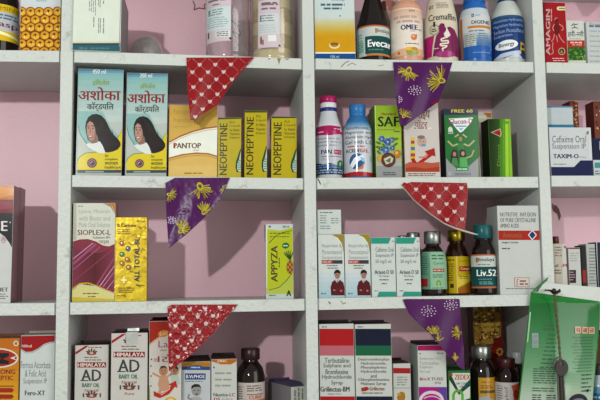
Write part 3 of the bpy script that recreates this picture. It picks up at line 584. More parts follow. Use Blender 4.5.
carton('gripe_water_carton', 'white carton with baby face and red curved arrow, below the purple pennant', 'carton', 404.4, 439.6, 92, (2, 2), art, Yf=.014, D=.042, col='b9b4ae', left='a08a72', rz=.0)
def art(p):
    p.R(444, 106, 482, 178, '0f6c28'); p.R(444, 106, 482, 115, '20204c'); p.T('FREE 60', 452, 109.4, 473, 112.6, 'c8b43c', bold=.04)
    p.P([(449, 118.6), (473.6, 117.4), (471, 123), (463, 131.6), (460.4, 132.6), (457, 129)], 'ccd0d0'); p.T('Glucon-D', 449.4, 118.8, 473, 124, '8c2860', bold=.03, slant=.8); p.R(456, 125.6, 467, 126.8, '3c8cb0'); p.P([(459, 128), (464, 128), (461.4, 131)], '6ab0d0')
    p.P([(448.6, 128), (450.6, 126.4), (452.6, 128), (453.6, 133.6), (448.6, 133.6)], 'b8c4b8'); p.L(448.8, 131.4, 453.4, 133.4, 1, '3c6a44', .5)
    p.E(460.8, 139, 1.8, 2.4, '9c7c5a'); p.P([(457.4, 143.4), (464.4, 143.4), (464, 150), (458, 150)], '2c7c3c')
    for q in ([(458, 144), (453, 146), (448, 141)], [(464, 144), (469, 146), (474.6, 140.4)], [(455, 137), (459, 134.4)], [(463, 134.4), (467, 137.4)]): p.S(q, 1.5, 'a8a878')
    p.P([(451, 154), (453, 149.4), (457, 150), (458.4, 156), (458.6, 166), (456, 163), (452, 166), (450.6, 160)], '2a1c1c'); p.E(454.6, 154.2, 1.7, 2.3, 'a07c68'); p.P([(452.6, 158), (457, 158), (458.6, 166), (451, 166)], '3c8044')
    p.P([(459.6, 152), (461.6, 149), (465, 150), (466.6, 156), (466, 162), (460, 162)], '2a1c1c'); p.E(463, 153.6, 1.6, 2.2, 'b08c74'); p.P([(460, 157.4), (466.6, 157.4), (468, 167), (459.6, 167)], '48a04c'); p.S([(466.6, 158), (471.6, 156), (474, 150)], 1.3, 'a8a070')
    p.P([(444, 158), (450, 163), (456, 168), (461, 170), (468, 167), (476, 160), (482, 156), (482, 178), (444, 178)], '8c9094'); p.R(456, 167.4, 468.6, 170.8, '0f8040'); p.L(457, 168.2, 467.6, 170, 1, 'b8d0b8', .6); p.R(448.6, 172.4, 451, 175, 'b8bcbc'); p.R(449.2, 173, 450.4, 174.4, '3c6a40'); p.L(455, 172.6, 474, 175.6, 2, '54585c', .45)
    p.R(478.4, 106, 480, 178, '5a6018')
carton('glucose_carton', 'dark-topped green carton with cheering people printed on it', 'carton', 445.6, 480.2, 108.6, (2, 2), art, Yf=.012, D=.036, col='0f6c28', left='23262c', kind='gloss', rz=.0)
def art(p): p.P([(484, 112.6), (492.6, 113), (491.6, 117.6), (487.6, 117.4)], 'b8702c'); p.R(478, 115.6, 487, 118.4, 'c8c4b0')
carton('powder_carton', 'white and orange carton peeping out behind the glossy green melon carton', 'carton', 479, 493.4, 111.6, (2, 2), art, Yf=.085, D=.03, col='b8b4a4')
def art(p):
    p.G(488, 116, 514, 178, '1a2e0c', '3f7a14', 2, True); p.G(488.5, 116, 500, 178, '16260c', '2c5410', 5, True); p.G(500, 116, 512.4, 178, '3c7a12', '88b830', 5, True); p.R(505.6, 118, 508.6, 178, '8cc030')
    p.P([(491, 132.4), (500.6, 128.4), (502, 133.6), (500.8, 137)], 'b0a88c'); p.P([(492.4, 132.6), (500, 129.4), (501, 133.4), (500.2, 136)], 'a02420'); p.E(497.6, 132.6, .5, .6, '2a1010', n=6); p.E(499.2, 133.8, .5, .6, '2a1010', n=6)
    p.T('Digest', 497, 144, 501.4, 166, '5f9034', rot=90); p.L(503, 124, 505, 170, 1, '6aa02c', .4, ver=True); p.R(505, 121, 509, 124, '6a9030')
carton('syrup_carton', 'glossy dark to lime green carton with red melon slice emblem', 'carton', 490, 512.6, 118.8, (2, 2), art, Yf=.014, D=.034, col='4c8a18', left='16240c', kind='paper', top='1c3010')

def art(p):
    p.R(545, 105, 577, 128, 'b2bcc0'); p.R(545, 105, 577, 107.6, '2c7ca0'); p.R(545, 124.6, 577, 127.6, '2c7ca0')
carton('syrup_carton', 'plain white carton with blue edges standing behind the cefixime suspension carton', 'carton', 549, 575, 106, (2, 3), art, Yf=.062, D=.04, col='b2bcc0', top='2c7ca0')
def art(p):
    p.R(546, 126, 596, 178, 'b6bcbe'); p.T('Cefixime Oral', 552.4, 135.6, 586, 142.6, '4e5458', bold=.0); p.T('Suspension IP', 552.4, 143.4, 586, 150.4, '4e5458', bold=.0); p.E(588, 132.6, 1.4, 1.4, '6a7074'); p.T('30 ml', 585.8, 133.6, 590.2, 135, '4e5458')
    p.T('TAXIM-O', 553.4, 154, 578.6, 158.4, '141c48', bold=.06); p.T('Dry Syrup', 580, 156.4, 586, 158, '3c4468'); p.L(553.6, 163.4, 568, 165, 1, '60686c', .5)
    p.P([(546, 167), (574, 167), (580.6, 160.4), (596, 160.4), (596, 178), (546, 178)], '18204e'); p.R(589, 128, 592, 158, 'bcc2c2')
carton('syrup_carton', 'wide white cefixime suspension carton with navy base', 'carton', 551, 593.2, 127.4, (2, 3), art, Yf=.012, D=.04, col='b6bcbe', left='a4aaac')
def art(p):
    p.R(590, 136, 625, 160, '141c3c'); p.T('DS', 600, 141, 610, 150, 'a8b0c0', bold=.03); p.R(590, 160, 625, 178, 'aeb8bc'); p.R(594.6, 162.6, 608, 168, '3c8c8c'); p.L(595, 170, 610, 175, 2, '60686c', .45)
carton('syrup_carton', 'navy topped white carton cut off by the right edge', 'carton', 594, 622, 138.4, (2, 3), art, Yf=.014, D=.035, col='141c3c')
def patt(x0, x1, base):
    def art(p):
        p.R(x0-2, 96, x1+2, 178, base)
        for i in range(40): p.E(random.uniform(x0, x1), random.uniform(100, 130), 1.1, .8, random.choice(['b89048', '6a1c1c', '3a1c18', 'c8a868']), n=8, rot=random.random()*3)
    return art
carton('herbal_carton', 'brown and gold patterned carton in shade just behind the plain white blue-edged one', 'carton', 572, 580.6, 101, (2, 3), patt(572, 580.6, '7c3c34'), Yf=.11, D=.03, col='6c302c')
carton('herbal_carton', 'brown and gold patterned carton cut off by right edge of middle shelf', 'carton', 595.6, 612, 101.4, (2, 3), patt(595.6, 612, '7c4434'), Yf=.11, D=.03, col='6c302c')
# ================================================================== row 3
def art(p):
    p.R(-26, 184, 13, 199.6, 'b86a1c'); p.P([(-26, 190), (0, 186), (13, 189), (13, 195), (-4, 199), (-26, 196)], 'c8842c'); p.R(-26, 199.6, 13, 213, '7c2c3c'); p.P([(-26, 205), (-6, 200), (13, 203), (13, 208), (-26, 213)], '8c3a48')
    p.R(-26, 213, 13, 232.4, '26242a'); p.P([(-26, 232), (-2, 232), (4, 236.4), (9, 243), (13, 247.6), (13, 232)], '26242a'); p.T('ACE', -20, 221, 6.6, 231, 'c8c8c8', bold=.06); p.E(9.6, 222.4, .8, .8, 'a8a8a8'); p.E(3, 239.6, 2.6, 3.8, 'a89494'); p.E(3, 239.6, 1.9, 2.9, 'b8b0b0'); p.S([(1.6, 241), (3, 237.6), (4.4, 241)], .6, '8c4040')
    p.R(-26, 286.6, 13, 302, 'b6bcb8'); p.T('SACHET', -14, 287.6, 8, 291.6, '4a4a4c', bold=.03); p.L(-14, 293, 9, 299.6, 3, '7c7c80', .5)
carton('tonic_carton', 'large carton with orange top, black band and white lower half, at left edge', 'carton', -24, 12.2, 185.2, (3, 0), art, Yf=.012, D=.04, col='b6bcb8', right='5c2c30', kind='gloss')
carton('tonic_carton', 'dark maroon carton mostly hidden behind the large orange and black one', 'carton', -18, 18.6, 187, (3, 0), None, Yf=.058, D=.035, col='6a3338', right='6e4a48', kind='gloss')
def art(p):
    p.R(70, 200, 117, 303, 'bcc2b4'); p.R(70, 202, 76.4, 303, 'a8a89a'); p.P([(104, 203), (112, 206), (116, 213), (116, 202)], 'b8781c'); p.S([(103, 203), (111, 206.4), (115.4, 214)], .9, '7c3a20')
    p.L(78, 205.4, 84, 207, 1, '7c8078', .6)
    for i, t in enumerate(['Lysine, Minerals', 'with Biotin and', 'Multi Oral Solution']): p.T(t, 79, 209.4+i*6.4, 110, 214.4+i*6.4, '9aa09a')
    p.T('SIOPLEX-L', 77.6, 229.8, 110.6, 235, '7c4a4a', bold=.02); p.T('Solution IM', 93, 236.4, 109.4, 238.6, '6a5a54', bold=.02); p.T('लाइस', 99, 240.6, 109, 244, '6a4a48')
    hi = [(72, 241), (80, 239), (88, 238.6), (96, 241), (103, 245), (109, 246), (115, 243.6)]; lo = [(72, 289), (80, 283.6), (88, 283), (97, 286), (106, 290), (115, 293)]
    p.P(hi+lo[::-1], '853044')
    for i in range(14):
        t = i/14; c = mix_hex('7c3046', '5c2028', min(1, t*2)) if t < .5 else mix_hex('5c2028', '843c54', (t-.5)*2)
        p.P([(72+43*t, 247+6*math.sin(3*t)), (72+43*(t+.08), 247+6*math.sin(3*t+.2)), (72+43*(t+.08), 284+5*t), (72+43*t, 282.6+5*t)], c)
    for q, w, c in [([(73, 264), (96, 244)], 2.6, '9c4a70'), ([(73, 259), (93, 243)], .9, 'c08ca8'), ([(73, 270), (100, 247)], .8, 'a85c80'), ([(74, 281), (112, 250)], .7, '9c3c5c'), ([(97, 285), (114.6, 258)], 2, '9c4468'), ([(100, 286), (114.6, 266)], 1.1, 'c490ac'), ([(103, 287), (114.8, 272)], 1.8, 'b05a80'), ([(107, 289), (114.8, 280)], .8, 'c490ac')]: p.S(q, w, c)
    p.S(hi, .8, 'd0c0a8'); p.S(lo, 1.2, 'c0a018')
    p.P([(70, 290.6), (80, 285.6), (88, 285.2), (97, 288), (106, 292), (117, 295.4), (117, 303), (70, 303)], 'c0bc78'); p.P([(70, 297), (117, 299), (117, 303), (70, 303)], 'b8a83c'); p.L(83, 292.6, 100, 294.4, 1, '6a5a30', .6); p.L(88, 295.8, 96, 297.4, 1, '6a5a30', .6)
carton('syrup_carton', 'white carton with maroon-pink wave band and pale yellow foot', 'carton', 72.6, 115, 203, (3, 1), art, Yf=.01, D=.045, col='b8beb0', right='8c5a1c', kind='gloss')
def art(p):
    p.G(112, 216, 149, 302, 'b0980c', 'bca414', 3)
    for i in range(90): x, y = random.uniform(114, 147), random.uniform(218, 300); p.E(x, y, random.uniform(1, 3.4), random.uniform(.5, 1.4), random.choice(['c8b01c', 'a8880c', '8c6c0a', 'd0bc3c', 'b49a10']), n=8, rot=random.uniform(-.6, .6))
    p.T('B-Cartone', 117.4, 223.6, 136, 226.8, '5a3c10', bold=.03); p.L(117.4, 228.6, 132, 234.6, 3, '7c5c14', .4); p.T('60 ml', 137, 220, 145, 222, '5a4210')
    for x, y, c in [(122, 243.4, '8a4018'), (128, 248.6, '2c4a74'), (122, 254.4, '1c6a34'), (127.4, 259.6, '9c6420'), (122, 263.4, '9a5a20'), (128.6, 267.4, '8a5a24')]: p.E(x, y, 2.5, 2.7, '5a4010'); p.E(x, y, 2.1, 2.3, c); p.E(x-.4, y-.5, .8, .8, 'c8b890')
    p.T('ALL TOTAL-BL', 134.4, 237.6, 139.4, 281.6, '2c2444', rot=90, bold=.05); p.P([(121, 279), (123, 279), (123, 276.6), (125, 276.6), (125, 279), (127, 279), (127, 281), (125, 281), (125, 283.4), (123, 283.4), (123, 281), (121, 281)], 'd0c078')
    p.L(118, 287, 134, 293, 3, '7c5c14', .45); p.L(117, 294.6, 126, 296, 1, '7c5c14'); p.L(136, 284.6, 146, 286, 1, '7c5c14', .5)
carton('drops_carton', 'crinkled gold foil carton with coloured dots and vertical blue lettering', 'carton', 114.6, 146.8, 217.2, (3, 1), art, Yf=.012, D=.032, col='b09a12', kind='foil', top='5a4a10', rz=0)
def art(p):
    p.R(263, 222, 295, 300, 'a4b014'); p.R(263, 222, 295, 230.6, 'aebab8'); p.R(263, 293, 295, 300, 'a8b6b2'); p.P([(263, 229), (280, 230.6), (295, 227.4), (295, 232), (263, 232)], 'a4b014'); p.R(265, 226, 267.2, 299, 'c0ccb4'); p.P([(264, 288), (278, 286.6), (292, 275), (295, 276), (295, 294), (264, 294)], 'a0b040')
    p.E(269.8, 226.6, 1.1, 1, '4a5a54'); p.T('200 ml', 282.4, 225.6, 289, 227.6, '2c3c3c', bold=.03); p.L(270, 232.4, 291, 234, 1, '4a5a1c', .5); p.L(270, 236, 291, 237.4, 1, '4a5a1c', .5); p.S([(269, 243), (276, 235.6), (283, 232.4), (292, 230.6)], .6, '2c4c1c'); p.S([(269, 290), (279, 287.4), (287, 280), (292.6, 272)], .6, '2c4c1c')
    p.T('APPYZA', 271, 246, 277.4, 281.6, '4c3a20', rot=90, bold=.05); p.L(278.4, 258, 280, 270, 1, '4c5a20', .6, ver=True); p.E(285.6, 245.6, 3.6, 3, '1c6434', rot=-.2); p.L(283, 244.6, 288.4, 246.8, 1, 'a8c8a8', .5)
    p.E(290, 267, 3.6, 7, '9a6420'); 
    for i in range(5):
        for j in range(3): p.E(288+j*2, 262+i*2.6, .8, .9, '5c3410' if (i+j) % 2 else 'c08a34', n=8)
    for a in (-.9, -.5, -.15, .2, .55, .9): p.P([(289.4, 260), (289.4+6*math.sin(a)-.4, 251.4+3*abs(a)), (289.4+6.6*math.sin(a), 249+3.4*abs(a)), (290.6, 260)], '1e4c24')
    p.T('A', 286.6, 290.4, 291, 296, '2c2418', bold=.05); p.L(269, 294.6, 277, 296, 1, '4a5a54', .6)
carton('enzyme_carton', 'narrow lime carton with pineapple and vertical lettering, standing alone', 'carton', 266, 293.4, 224, (3, 1), art, Yf=.012, D=.034, col='aebab8', right='3a4420', kind='gloss')
def art(p):
    p.L(320, 211.6, 336, 213.4, 1, '5a6464', .5); p.L(320, 214.4, 327, 224, 4, '7c8686', .4); p.L(331, 217.4, 340, 224, 3, '7c8686', .4); p.L(320, 225, 331, 229.6, 2, '7c8686', .4)
boyz = None
def boy(x0, x1):
    def art(p):
        w = x1-x0; X = lambda u: x0+w*u; Y = lambda v: 234.6+(296-234.6)*v
        p.G(X(-.1), Y(.62), X(1.1), Y(1.05), 'b4bec0', '90b2bc', 6); p.P([(X(.5), Y(-.03)), (X(.75), Y(.05)), (X(.9), Y(.14)), (X(1.05), Y(.3)), (X(1.05), Y(-.03))], '93801c'); p.S([(X(.45), Y(-.02)), (X(.72), Y(.06)), (X(.88), Y(.16)), (X(1.02), Y(.3))], .9, 'c8ccc4')
        for i, t in enumerate(['Ibuprofen &', 'Paracetamol', 'Suspension']): p.T(t, X(.14), Y(.15+.095*i), X(.9), Y(.15+.095*i+.075), '8c9496')
        p.R(X(.12), Y(.415), X(.56), Y(.475), '9c3028'); p.T('RELIEF', X(.16), Y(.427), X(.5), Y(.463), 'c8b0a8', bold=.03); p.R(X(.56), Y(.415), X(.92), Y(.475), '3c3c44'); p.L(X(.32), Y(.495), X(.75), Y(.515), 1, '50585a', .7); p.L(X(.35), Y(.535), X(.76), Y(.555), 1, '50585a', .7)
        p.P([(X(.48), Y(.99)), (X(.46), Y(.86)), (X(.52), Y(.77)), (X(.64), Y(.735)), (X(.82), Y(.735)), (X(.95), Y(.78)), (X(1.0), Y(.86)), (X(1.0), Y(.99))], '5a161c')
        p.P([(X(.63), Y(.74)), (X(.72), Y(.79)), (X(.82), Y(.735)), (X(.8), Y(.71)), (X(.66), Y(.71))], 'a8b0b0'); p.P([(X(.71), Y(.75)), (X(.75), Y(.75)), (X(.74), Y(.8))], '2c1a24')
        p.E(X(.725), Y(.665), w*.1, w*.125, '9c7262'); p.P([(X(.6), Y(.66)), (X(.6), Y(.61)), (X(.66), Y(.575)), (X(.76), Y(.57)), (X(.84), Y(.6)), (X(.85), Y(.66)), (X(.82), Y(.635)), (X(.73), Y(.62)), (X(.63), Y(.635))], '1c1614')
        p.E(X(.685), Y(.66), .45, .35, '2a1c18', n=8); p.E(X(.765), Y(.66), .45, .35, '2a1c18', n=8); p.S([(X(.69), Y(.705)), (X(.73), Y(.712)), (X(.77), Y(.704))], .4, '6c3430')
        p.S([(X(.5), Y(.93)), (X(.66), Y(.885)), (X(.86), Y(.92))], 1.6, '44101a'); p.S([(X(.96), Y(.92)), (X(.8), Y(.885)), (X(.62), Y(.915))], 1.5, '6c2028'); p.E(X(.6), Y(.905), 1.2, .9, '9c7262'); p.E(X(.86), Y(.915), 1.2, .9, '9c7262')
        p.T('60 ml', X(.1), Y(.945), X(.28), Y(.972), '4a5a60', bold=.02)
    return art
b1 = carton('suspension_carton', 'white carton with boy in maroon sweater, next to the middle upright', 'carton', 318.6, 344.6, 234.4, (3, 2), boy(318.6, 344.6), Yf=.01, D=.036, col='b8c0bc', top='a8b0ac', group='cartons with a boy in a maroon sweater')
b2 = carton('suspension_carton', 'white carton with boy in maroon sweater, touching a green and white carton', 'carton', 345.4, 370.8, 234, (3, 2), boy(345.4, 370.8), Yf=.01, D=.036, col='b8c0bc', top='a8b0ac', group='cartons with a boy in a maroon sweater')
z1 = U(331, 234.4, .01).z
carton('drops_carton', 'small white carton with grey small print lying on top of the boy carton', 'carton', 317.8, 341.8, 209.6, (3, 2), art, Yf=.012, D=.034, col='b4beba', under=z1+.0004)
def ari(x0, x1):
    def art(p):
        w = x1-x0; X = lambda u: x0+w*u; Y = lambda v: 237.6+(296-237.6)*v
        p.P([(X(-.05), Y(.0)), (X(.8), Y(.0)), (X(.7), Y(.105)), (X(-.05), Y(.105))], '26907a'); p.T('30 ml', X(.84), Y(.05), X(.96), Y(.075), '3c4a4a', bold=.03)
        p.P([(X(.3), Y(.925)), (X(1.05), Y(.925)), (X(1.05), Y(1.02)), (X(.22), Y(1.02))], '26907a'); p.L(X(.12), Y(.9), X(.28), Y(.925), 1, '6a7474', .7)
        for i, t in enumerate(['Cefixime Oral', 'Suspension IP', '50 mg/5 ml']): p.T(t, X(.16), Y(.165+.105*i), X(.9 if i < 2 else .8), Y(.165+.105*i+.08), '646e70')
        p.T('Arixet', X(.12), Y(.555), X(.55), Y(.625), '205048', bold=.05); p.T('-O 50', X(.56), Y(.555), X(.9), Y(.625), '205048', bold=.02); p.T('Dry Syrup', X(.3), Y(.645), X(.7), Y(.675), '3c4a48', bold=.03); p.L(X(.32), Y(.71), X(.74), Y(.735), 1, '50605c', .7); p.L(X(.42), Y(.775), X(.66), Y(.8), 1, '50605c', .7)
    return art
carton('suspension_carton', 'green banded white suspension carton next to the boy cartons', 'carton', 371.8, 396, 237.4, (3, 2), ari(371.8, 396), Yf=.012, D=.034, col='b4beba', group='green banded suspension cartons')
carton('suspension_carton', 'green banded white suspension carton next to the first brown bottle', 'carton', 396.8, 421, 237.2, (3, 2), ari(396.8, 421), Yf=.012, D=.034, col='b4beba', group='green banded suspension cartons')
bottle('syrup_bottle', 'brown bottle with silver cap peeping over the right green banded carton', 'bottle', 414, (3, 2), [(9, 295), (9, 256), (7, 248), (5.4, 245), (5.4, 242)], [(6.4, 232.6, 242, '9aa09c', 'metal', True)], Yc=.072)
bottle('syrup_bottle', 'small brown bottle, only silver cap top showing between two green banded cartons', 'bottle', 403, (3, 2), [(7, 295), (7, 258), (5, 250), (4, 247), (4, 245)], [(4.6, 235.6, 244, '9aa09c', 'metal', True)], Yc=.12)
def art(p):
    p.R(415, 252, 452, 289, '6fa088'); p.P([(421, 253), (428, 252.6), (430, 260), (430, 289), (421, 289)], '5c8c74'); p.L(422.6, 256, 428.6, 275, 9, '2c5c48', .4); p.R(421, 278.4, 427.6, 286.6, '9c1c20')
    p.R(430.6, 252.4, 447, 289, '84ae90'); p.L(432, 254.4, 444.6, 260.4, 2, '3c6a58', .45); p.T('Cyrol', 433.6, 262, 443, 265.6, '2c4a44'); p.R(433, 268.8, 443.6, 272, '9c4030'); p.L(433.6, 269.4, 443, 271.4, 1, 'c8a898', .6); p.L(432.6, 274, 444, 278, 2, '3c6a50', .45); p.S([(436.4, 285.6), (436.4, 282), (438, 280.4), (439.6, 282), (439.6, 285.6)], 1.6, '6c9a1c'); p.L(432, 287, 445, 288.6, 1, '3c6a50', .5)
bottle('syrup_bottle', 'brown bottle with silver cap and pale green label', 'bottle', 433.2, (3, 2), [(12.6, 296), (13, 293), (13, 261), (11.8, 254), (8.8, 248.6), (6.8, 246), (6.6, 243)],
       [(8.2, 231.4, 244, '8f9691', 'metal', True)], (254.5, 289, '6fa088'), art, Yc=.034)
def art(p):
    p.R(440, 256.6, 475, 293, 'b49c10'); p.R(456.4, 256.6, 457.4, 293, 'c8b860'); p.L(446, 259, 455, 261.4, 1, '5c5010', .6); p.L(446.4, 263, 454.6, 281, 8, '6a5c14', .4); p.R(450, 283.6, 453.4, 287.6, '3c3410'); p.T('Cofmix', 459, 259.4, 470, 262.4, '8a7a1c'); p.R(459, 266.4, 470.5, 271.4, 'a83018'); p.T('Cough', 460.4, 267.4, 469, 270.6, 'd8b890', bold=.03); p.P([(457.4, 277), (471, 273.6), (471, 280), (457.4, 287)], 'c8b43c'); p.P([(457.4, 288), (471, 281), (471, 293), (457.4, 293)], 'a06014'); p.L(459, 275.6, 469, 279, 2, '5c5010', .4)
bottle('syrup_bottle', 'brown bottle with gold cap and yellow label', 'bottle', 457, (3, 2), [(12.6, 295.6), (13, 293), (13, 262), (12, 255), (9, 246.6), (7.2, 243.6), (7, 240)],
       [(8.6, 230.4, 241.4, '8c7c24', 'metal', True)], (257, 292.6, 'b49c10'), art, Yc=.054, col='2a1208')
def art(p):
    p.R(466, 254.6, 502, 256, 'b4603c'); p.R(466, 256, 502, 266.8, 'b2bab4'); p.T('Himalaya', 476.4, 257.8, 494, 262.6, '3c5a50', bold=.03); p.R(476.4, 257.8, 478.4, 262.6, 'b8642c'); p.L(478, 263.8, 492, 265.4, 1, '6c7c78', .6); p.R(466, 266.8, 502, 286.4, '0f4c4c'); p.T('Liv.52', 477, 269.6, 495.4, 276, 'd8dedc', bold=.05); p.L(478, 278.4, 494, 279.8, 1, '6a9a98', .5); p.L(479, 281, 493, 284.6, 2, '6a9a98', .5); p.R(466, 286.4, 502, 288, 'b8643c')
bottle('syrup_bottle', 'brown bottle with teal cap and white over dark green label', 'bottle', 483.6, (3, 2), [(12, 295), (12.3, 292), (12.3, 258), (11.2, 250), (8.6, 243), (7.4, 240), (7.2, 237)],
       [(8.8, 225, 238.6, '0f5c60', 'plastic', True)], (254.8, 288, 'b2bab4'), art, Yc=.023, col='170d0a')
def art(p):
    for i, t in enumerate(['NUTRITIVE  INFUSION', 'OF PURE CRYSTALLINE', 'AMINO ACIDS']): p.T(t, 500.4, 212.4+i*5.6, 536 if i < 2 else 519, 216.6+i*5.6, '565c5c', bold=.01)
    p.R(496, 230.6, 542, 240, 'a8241c'); p.T('Aminomix', 503, 232.4, 522, 237.6, '8a6a2c'); p.P([(528, 235), (532.4, 229.6), (537, 235), (532.4, 240.4)], 'c4c8c8'); p.P([(529.2, 235), (532.4, 231), (535.8, 235), (532.4, 239)], '1c3478'); p.T('INJECTION', 502.4, 241.8, 518, 243.8, '4a5050', bold=.03); p.L(502, 247.6, 511, 249.4, 1, '4a5050', .6)
    p.R(514.4, 277.4, 529.4, 287, 'a87868'); p.R(515, 278, 528.8, 286.4, 'b4b8b4'); p.S([(517, 286), (517, 280), (518.6, 279)], .8, '9c4c3c'); p.L(519.6, 279.6, 528, 285.6, 2, 'a05a4c', .6); p.L(506, 287.8, 537, 289.4, 1, '6c7270', .5)
def sideart(root_mb): pass
nb = carton('infusion_carton', 'large white infusion carton with red stripe and blue diamond', 'carton', 498.8, 540.6, 205.6, (3, 2), art, Yf=.004, D=.046, col='b2b8b4', left='9aa09c')
def art(p):
    p.R(551, 243, 570, 294, 'ada99c'); p.R(562.6, 243, 570, 294, 'b8b8b0'); p.L(555, 246, 562, 257, 4, '7c7468', .45); p.E(565.4, 247, 1.6, 1.4, '8a6a54'); p.T('al', 554.8, 264, 558, 267, '2c2c30', bold=.05); p.T('-M', 561, 264, 566.6, 267, '9c2428', bold=.04); p.L(554.6, 269, 561.6, 274.4, 2, '6c6458', .5)
carton('drops_carton', 'cream carton nearest the right upright on the lower right shelf', 'carton', 554, 568, 243.6, (3, 3), art, Yf=.03, D=.025, col='ada99c', left='a09c90')
def art(p):
    p.R(566, 246, 584, 294, 'b4b8b4'); p.R(566, 246, 584, 249, '6a3a40'); p.L(570, 252, 579, 262, 4, '9c9c98', .45); p.R(568, 270, 576, 283, '3c2430'); p.L(569, 271, 575, 281, 4, 'a08c90', .4)
carton('drops_carton', 'white carton with maroon edge beside the cream carton', 'carton', 570, 582, 247.4, (3, 3), art, Yf=.034, D=.022, col='b4b8b4', left='9c9494', top='5a343c')
def art(p): p.R(580, 244, 590, 270, '2a2628'); p.R(580, 270, 590, 283, '9c2c20'); p.R(580, 283, 590, 294, '2a2628')
carton('drops_carton', 'thin black and red carton between two white cartons', 'carton', 583.2, 587, 245.4, (3, 3), art, Yf=.034, D=.024, col='2a2628', left='28484a')
def art(p): p.L(589, 247, 597, 285, 12, '7c8482', .45)
carton('drops_carton', 'grey-white carton with small print, second from right edge on lower right shelf', 'carton', 588.2, 597, 243.8, (3, 3), art, Yf=.034, D=.028, col='a4aaa6', left='98a09c', top='40484a')
def art(p): p.R(597, 240, 600.5, 294, '20283c'); p.L(602, 246, 614, 284, 10, '7c8482', .4)
carton('drops_carton', 'white carton with navy spine at right edge on lower right shelf', 'carton', 598.2, 616, 242, (3, 3), art, Yf=.034, D=.028, col='a8b0ae', left='20283c')
bottle('dropper_bottle', 'small maroon capped bottle behind the cream carton', 'bottle', 556.4, (3, 3), [(5, 293), (5, 252), (3, 247), (3, 244)], [(3.6, 236.4, 244.4, '6a2a2c', 'plastic', True)], Yc=.09)

# ================================================================== row 4
def art(p):
    p.G(-26, 338, 21, 404, 'b8640e', 'c89a14', 6); p.E(16, 343.4, 2.6, 2.8, 'c8bcb0'); p.E(16, 343.4, 1.5, 1.7, 'b0641c'); p.L(-10, 349.6, 12, 351.4, 1, 'd0b068', .5)
    p.E(-2, 358, 20.6, 10, 'c8c2b4'); p.E(-2, 358, 19, 8.6, 'a02c14'); p.P([(-8, 353), (9, 353), (9, 356), (3, 359), (9, 361), (9, 364), (-8, 364), (-8, 361), (2, 358.6), (-8, 356)], '1c1818'); p.P([(10, 358), (17.4, 355.4), (14, 358), (17.4, 360.6)], 'c8c2b4')
    p.T('FOR ILONG', -18, 369.4, 15, 374, '8a2c18', bold=.03); p.T('ANTISEPTIC', -18, 375.6, 13, 380, '8a2c18', bold=.03); p.R(-20, 385.6, 14, 386.6, '8a3c18')
    for y in (388, 394.4, 400): p.P([(-22, y), (12, y), (14, y+2), (12, y+4.4), (-22, y+4.4)], '9c2414')
carton('lozenge_carton', 'orange and yellow carton with red oval emblem, bottom left corner', 'carton', -24, 19, 338.6, (4, 0), art, Yf=.012, D=.045, col='b87410', kind='gloss', flap='6a3c14')
def art(p):
    p.R(18, 334, 57, 405, 'b4bcba'); p.P([(18, 335), (57, 335), (57, 341.6), (50, 342), (44, 344), (38, 348.6), (32, 351.6), (26, 352), (18, 349)], '9c1418'); p.S([(57, 342.4), (50, 342.8), (44, 345), (38, 349.6), (32, 352.6), (26, 353), (18, 350)], .8, '8c949a'); p.T('100ml', 22, 344.6, 31.6, 347.4, 'c8b0a8', bold=.03)
    for i, t in enumerate(['Ferrous Ascorbate', '& Folic Acid', 'Suspension IP']): p.T(t, (21, 25, 23.4)[i], 361.4+i*8.4, (50.4, 46, 47)[i], 368.4+i*8.4, '6a7274')
    p.T('Fero-XT', 25, 390.6, 45, 395.4, '1c3028', bold=.07)
carton('syrup_carton', 'white carton with wavy red top, beside the left upright', 'carton', 20.2, 54.6, 335.4, (4, 0), art, Yf=.01, D=.045, col='b4bcba', flap='a09a94')
def adoil(x0, x1, y0):
    def art(p):
        w = x1-x0; X = lambda u: x0+w*u; s = (400-y0)/60 if y0 > 340 else 67/60; s = w/33.5
        Y = lambda d: y0+d*s
        p.R(X(-.05), Y(-2), X(1.05), Y(90), 'b4b4ae'); p.P([(X(.02), Y(9.6)), (X(.02), Y(7)), (X(.3), Y(1)), (X(.42), Y(.6))], '9c2428'); p.S([(X(.03), Y(8.6)), (X(.36), Y(1.2))], 1.7, '9c2428'); p.L(X(.4), Y(1.6), X(.9), Y(3.2), 1, 'a04a44', .6)
        def emblem(cx, cy, k):
            for a in range(5): t = math.pi*(1.1+.2*a); p.E(cx+4*k*math.cos(t), cy+2.4*k*math.sin(t), 2.0*k, .8*k, '5a4a3c' if a % 2 else '4c3c34', n=10, rot=t)
            p.E(cx, cy+.8*k, 4.8*k, 1.7, '8c3834'); p.E(cx, cy+.4*k, 2, 1.2, 'b0a090')
        emblem(X(.5), Y(7.6), 1.0*s)
        p.L(X(.28), Y(11.4), X(.72), Y(13.2), 1, '7a6c64', .6); p.L(X(.3), Y(14), X(.86), Y(15.8), 1, '7a6c64', .6)
        p.R(X(.07), Y(17.2), X(.93), Y(22.4), '842024'); p.T('HIMALAYA', X(.09), Y(18), X(.91), Y(21.6), 'c8bcb4', bold=.035)
        p.T('AD', X(.2), Y(24.4), X(.78), Y(35.8), '3c4440', bold=.06); p.R(X(.17), Y(35), X(.4), Y(35.9), '3c4440'); p.R(X(.55), Y(35), X(.66), Y(35.9), '3c4440')
        p.T('BABY OIL', X(.22), Y(38), X(.74), Y(42), '1c7458', bold=.07); p.T('Natural', X(.3), Y(43.6), X(.7), Y(46.6), '9c4a44', slant=.6); emblem(X(.5), Y(50), 1.1*s); p.T('Pure', X(.38), Y(54.6), X(.64), Y(57), '9c4a44'); p.R(X(.24), Y(48), X(.28), Y(52), '4a4a40'); p.R(X(.74), Y(48), X(.78), Y(52), '4a4a40')
    return art
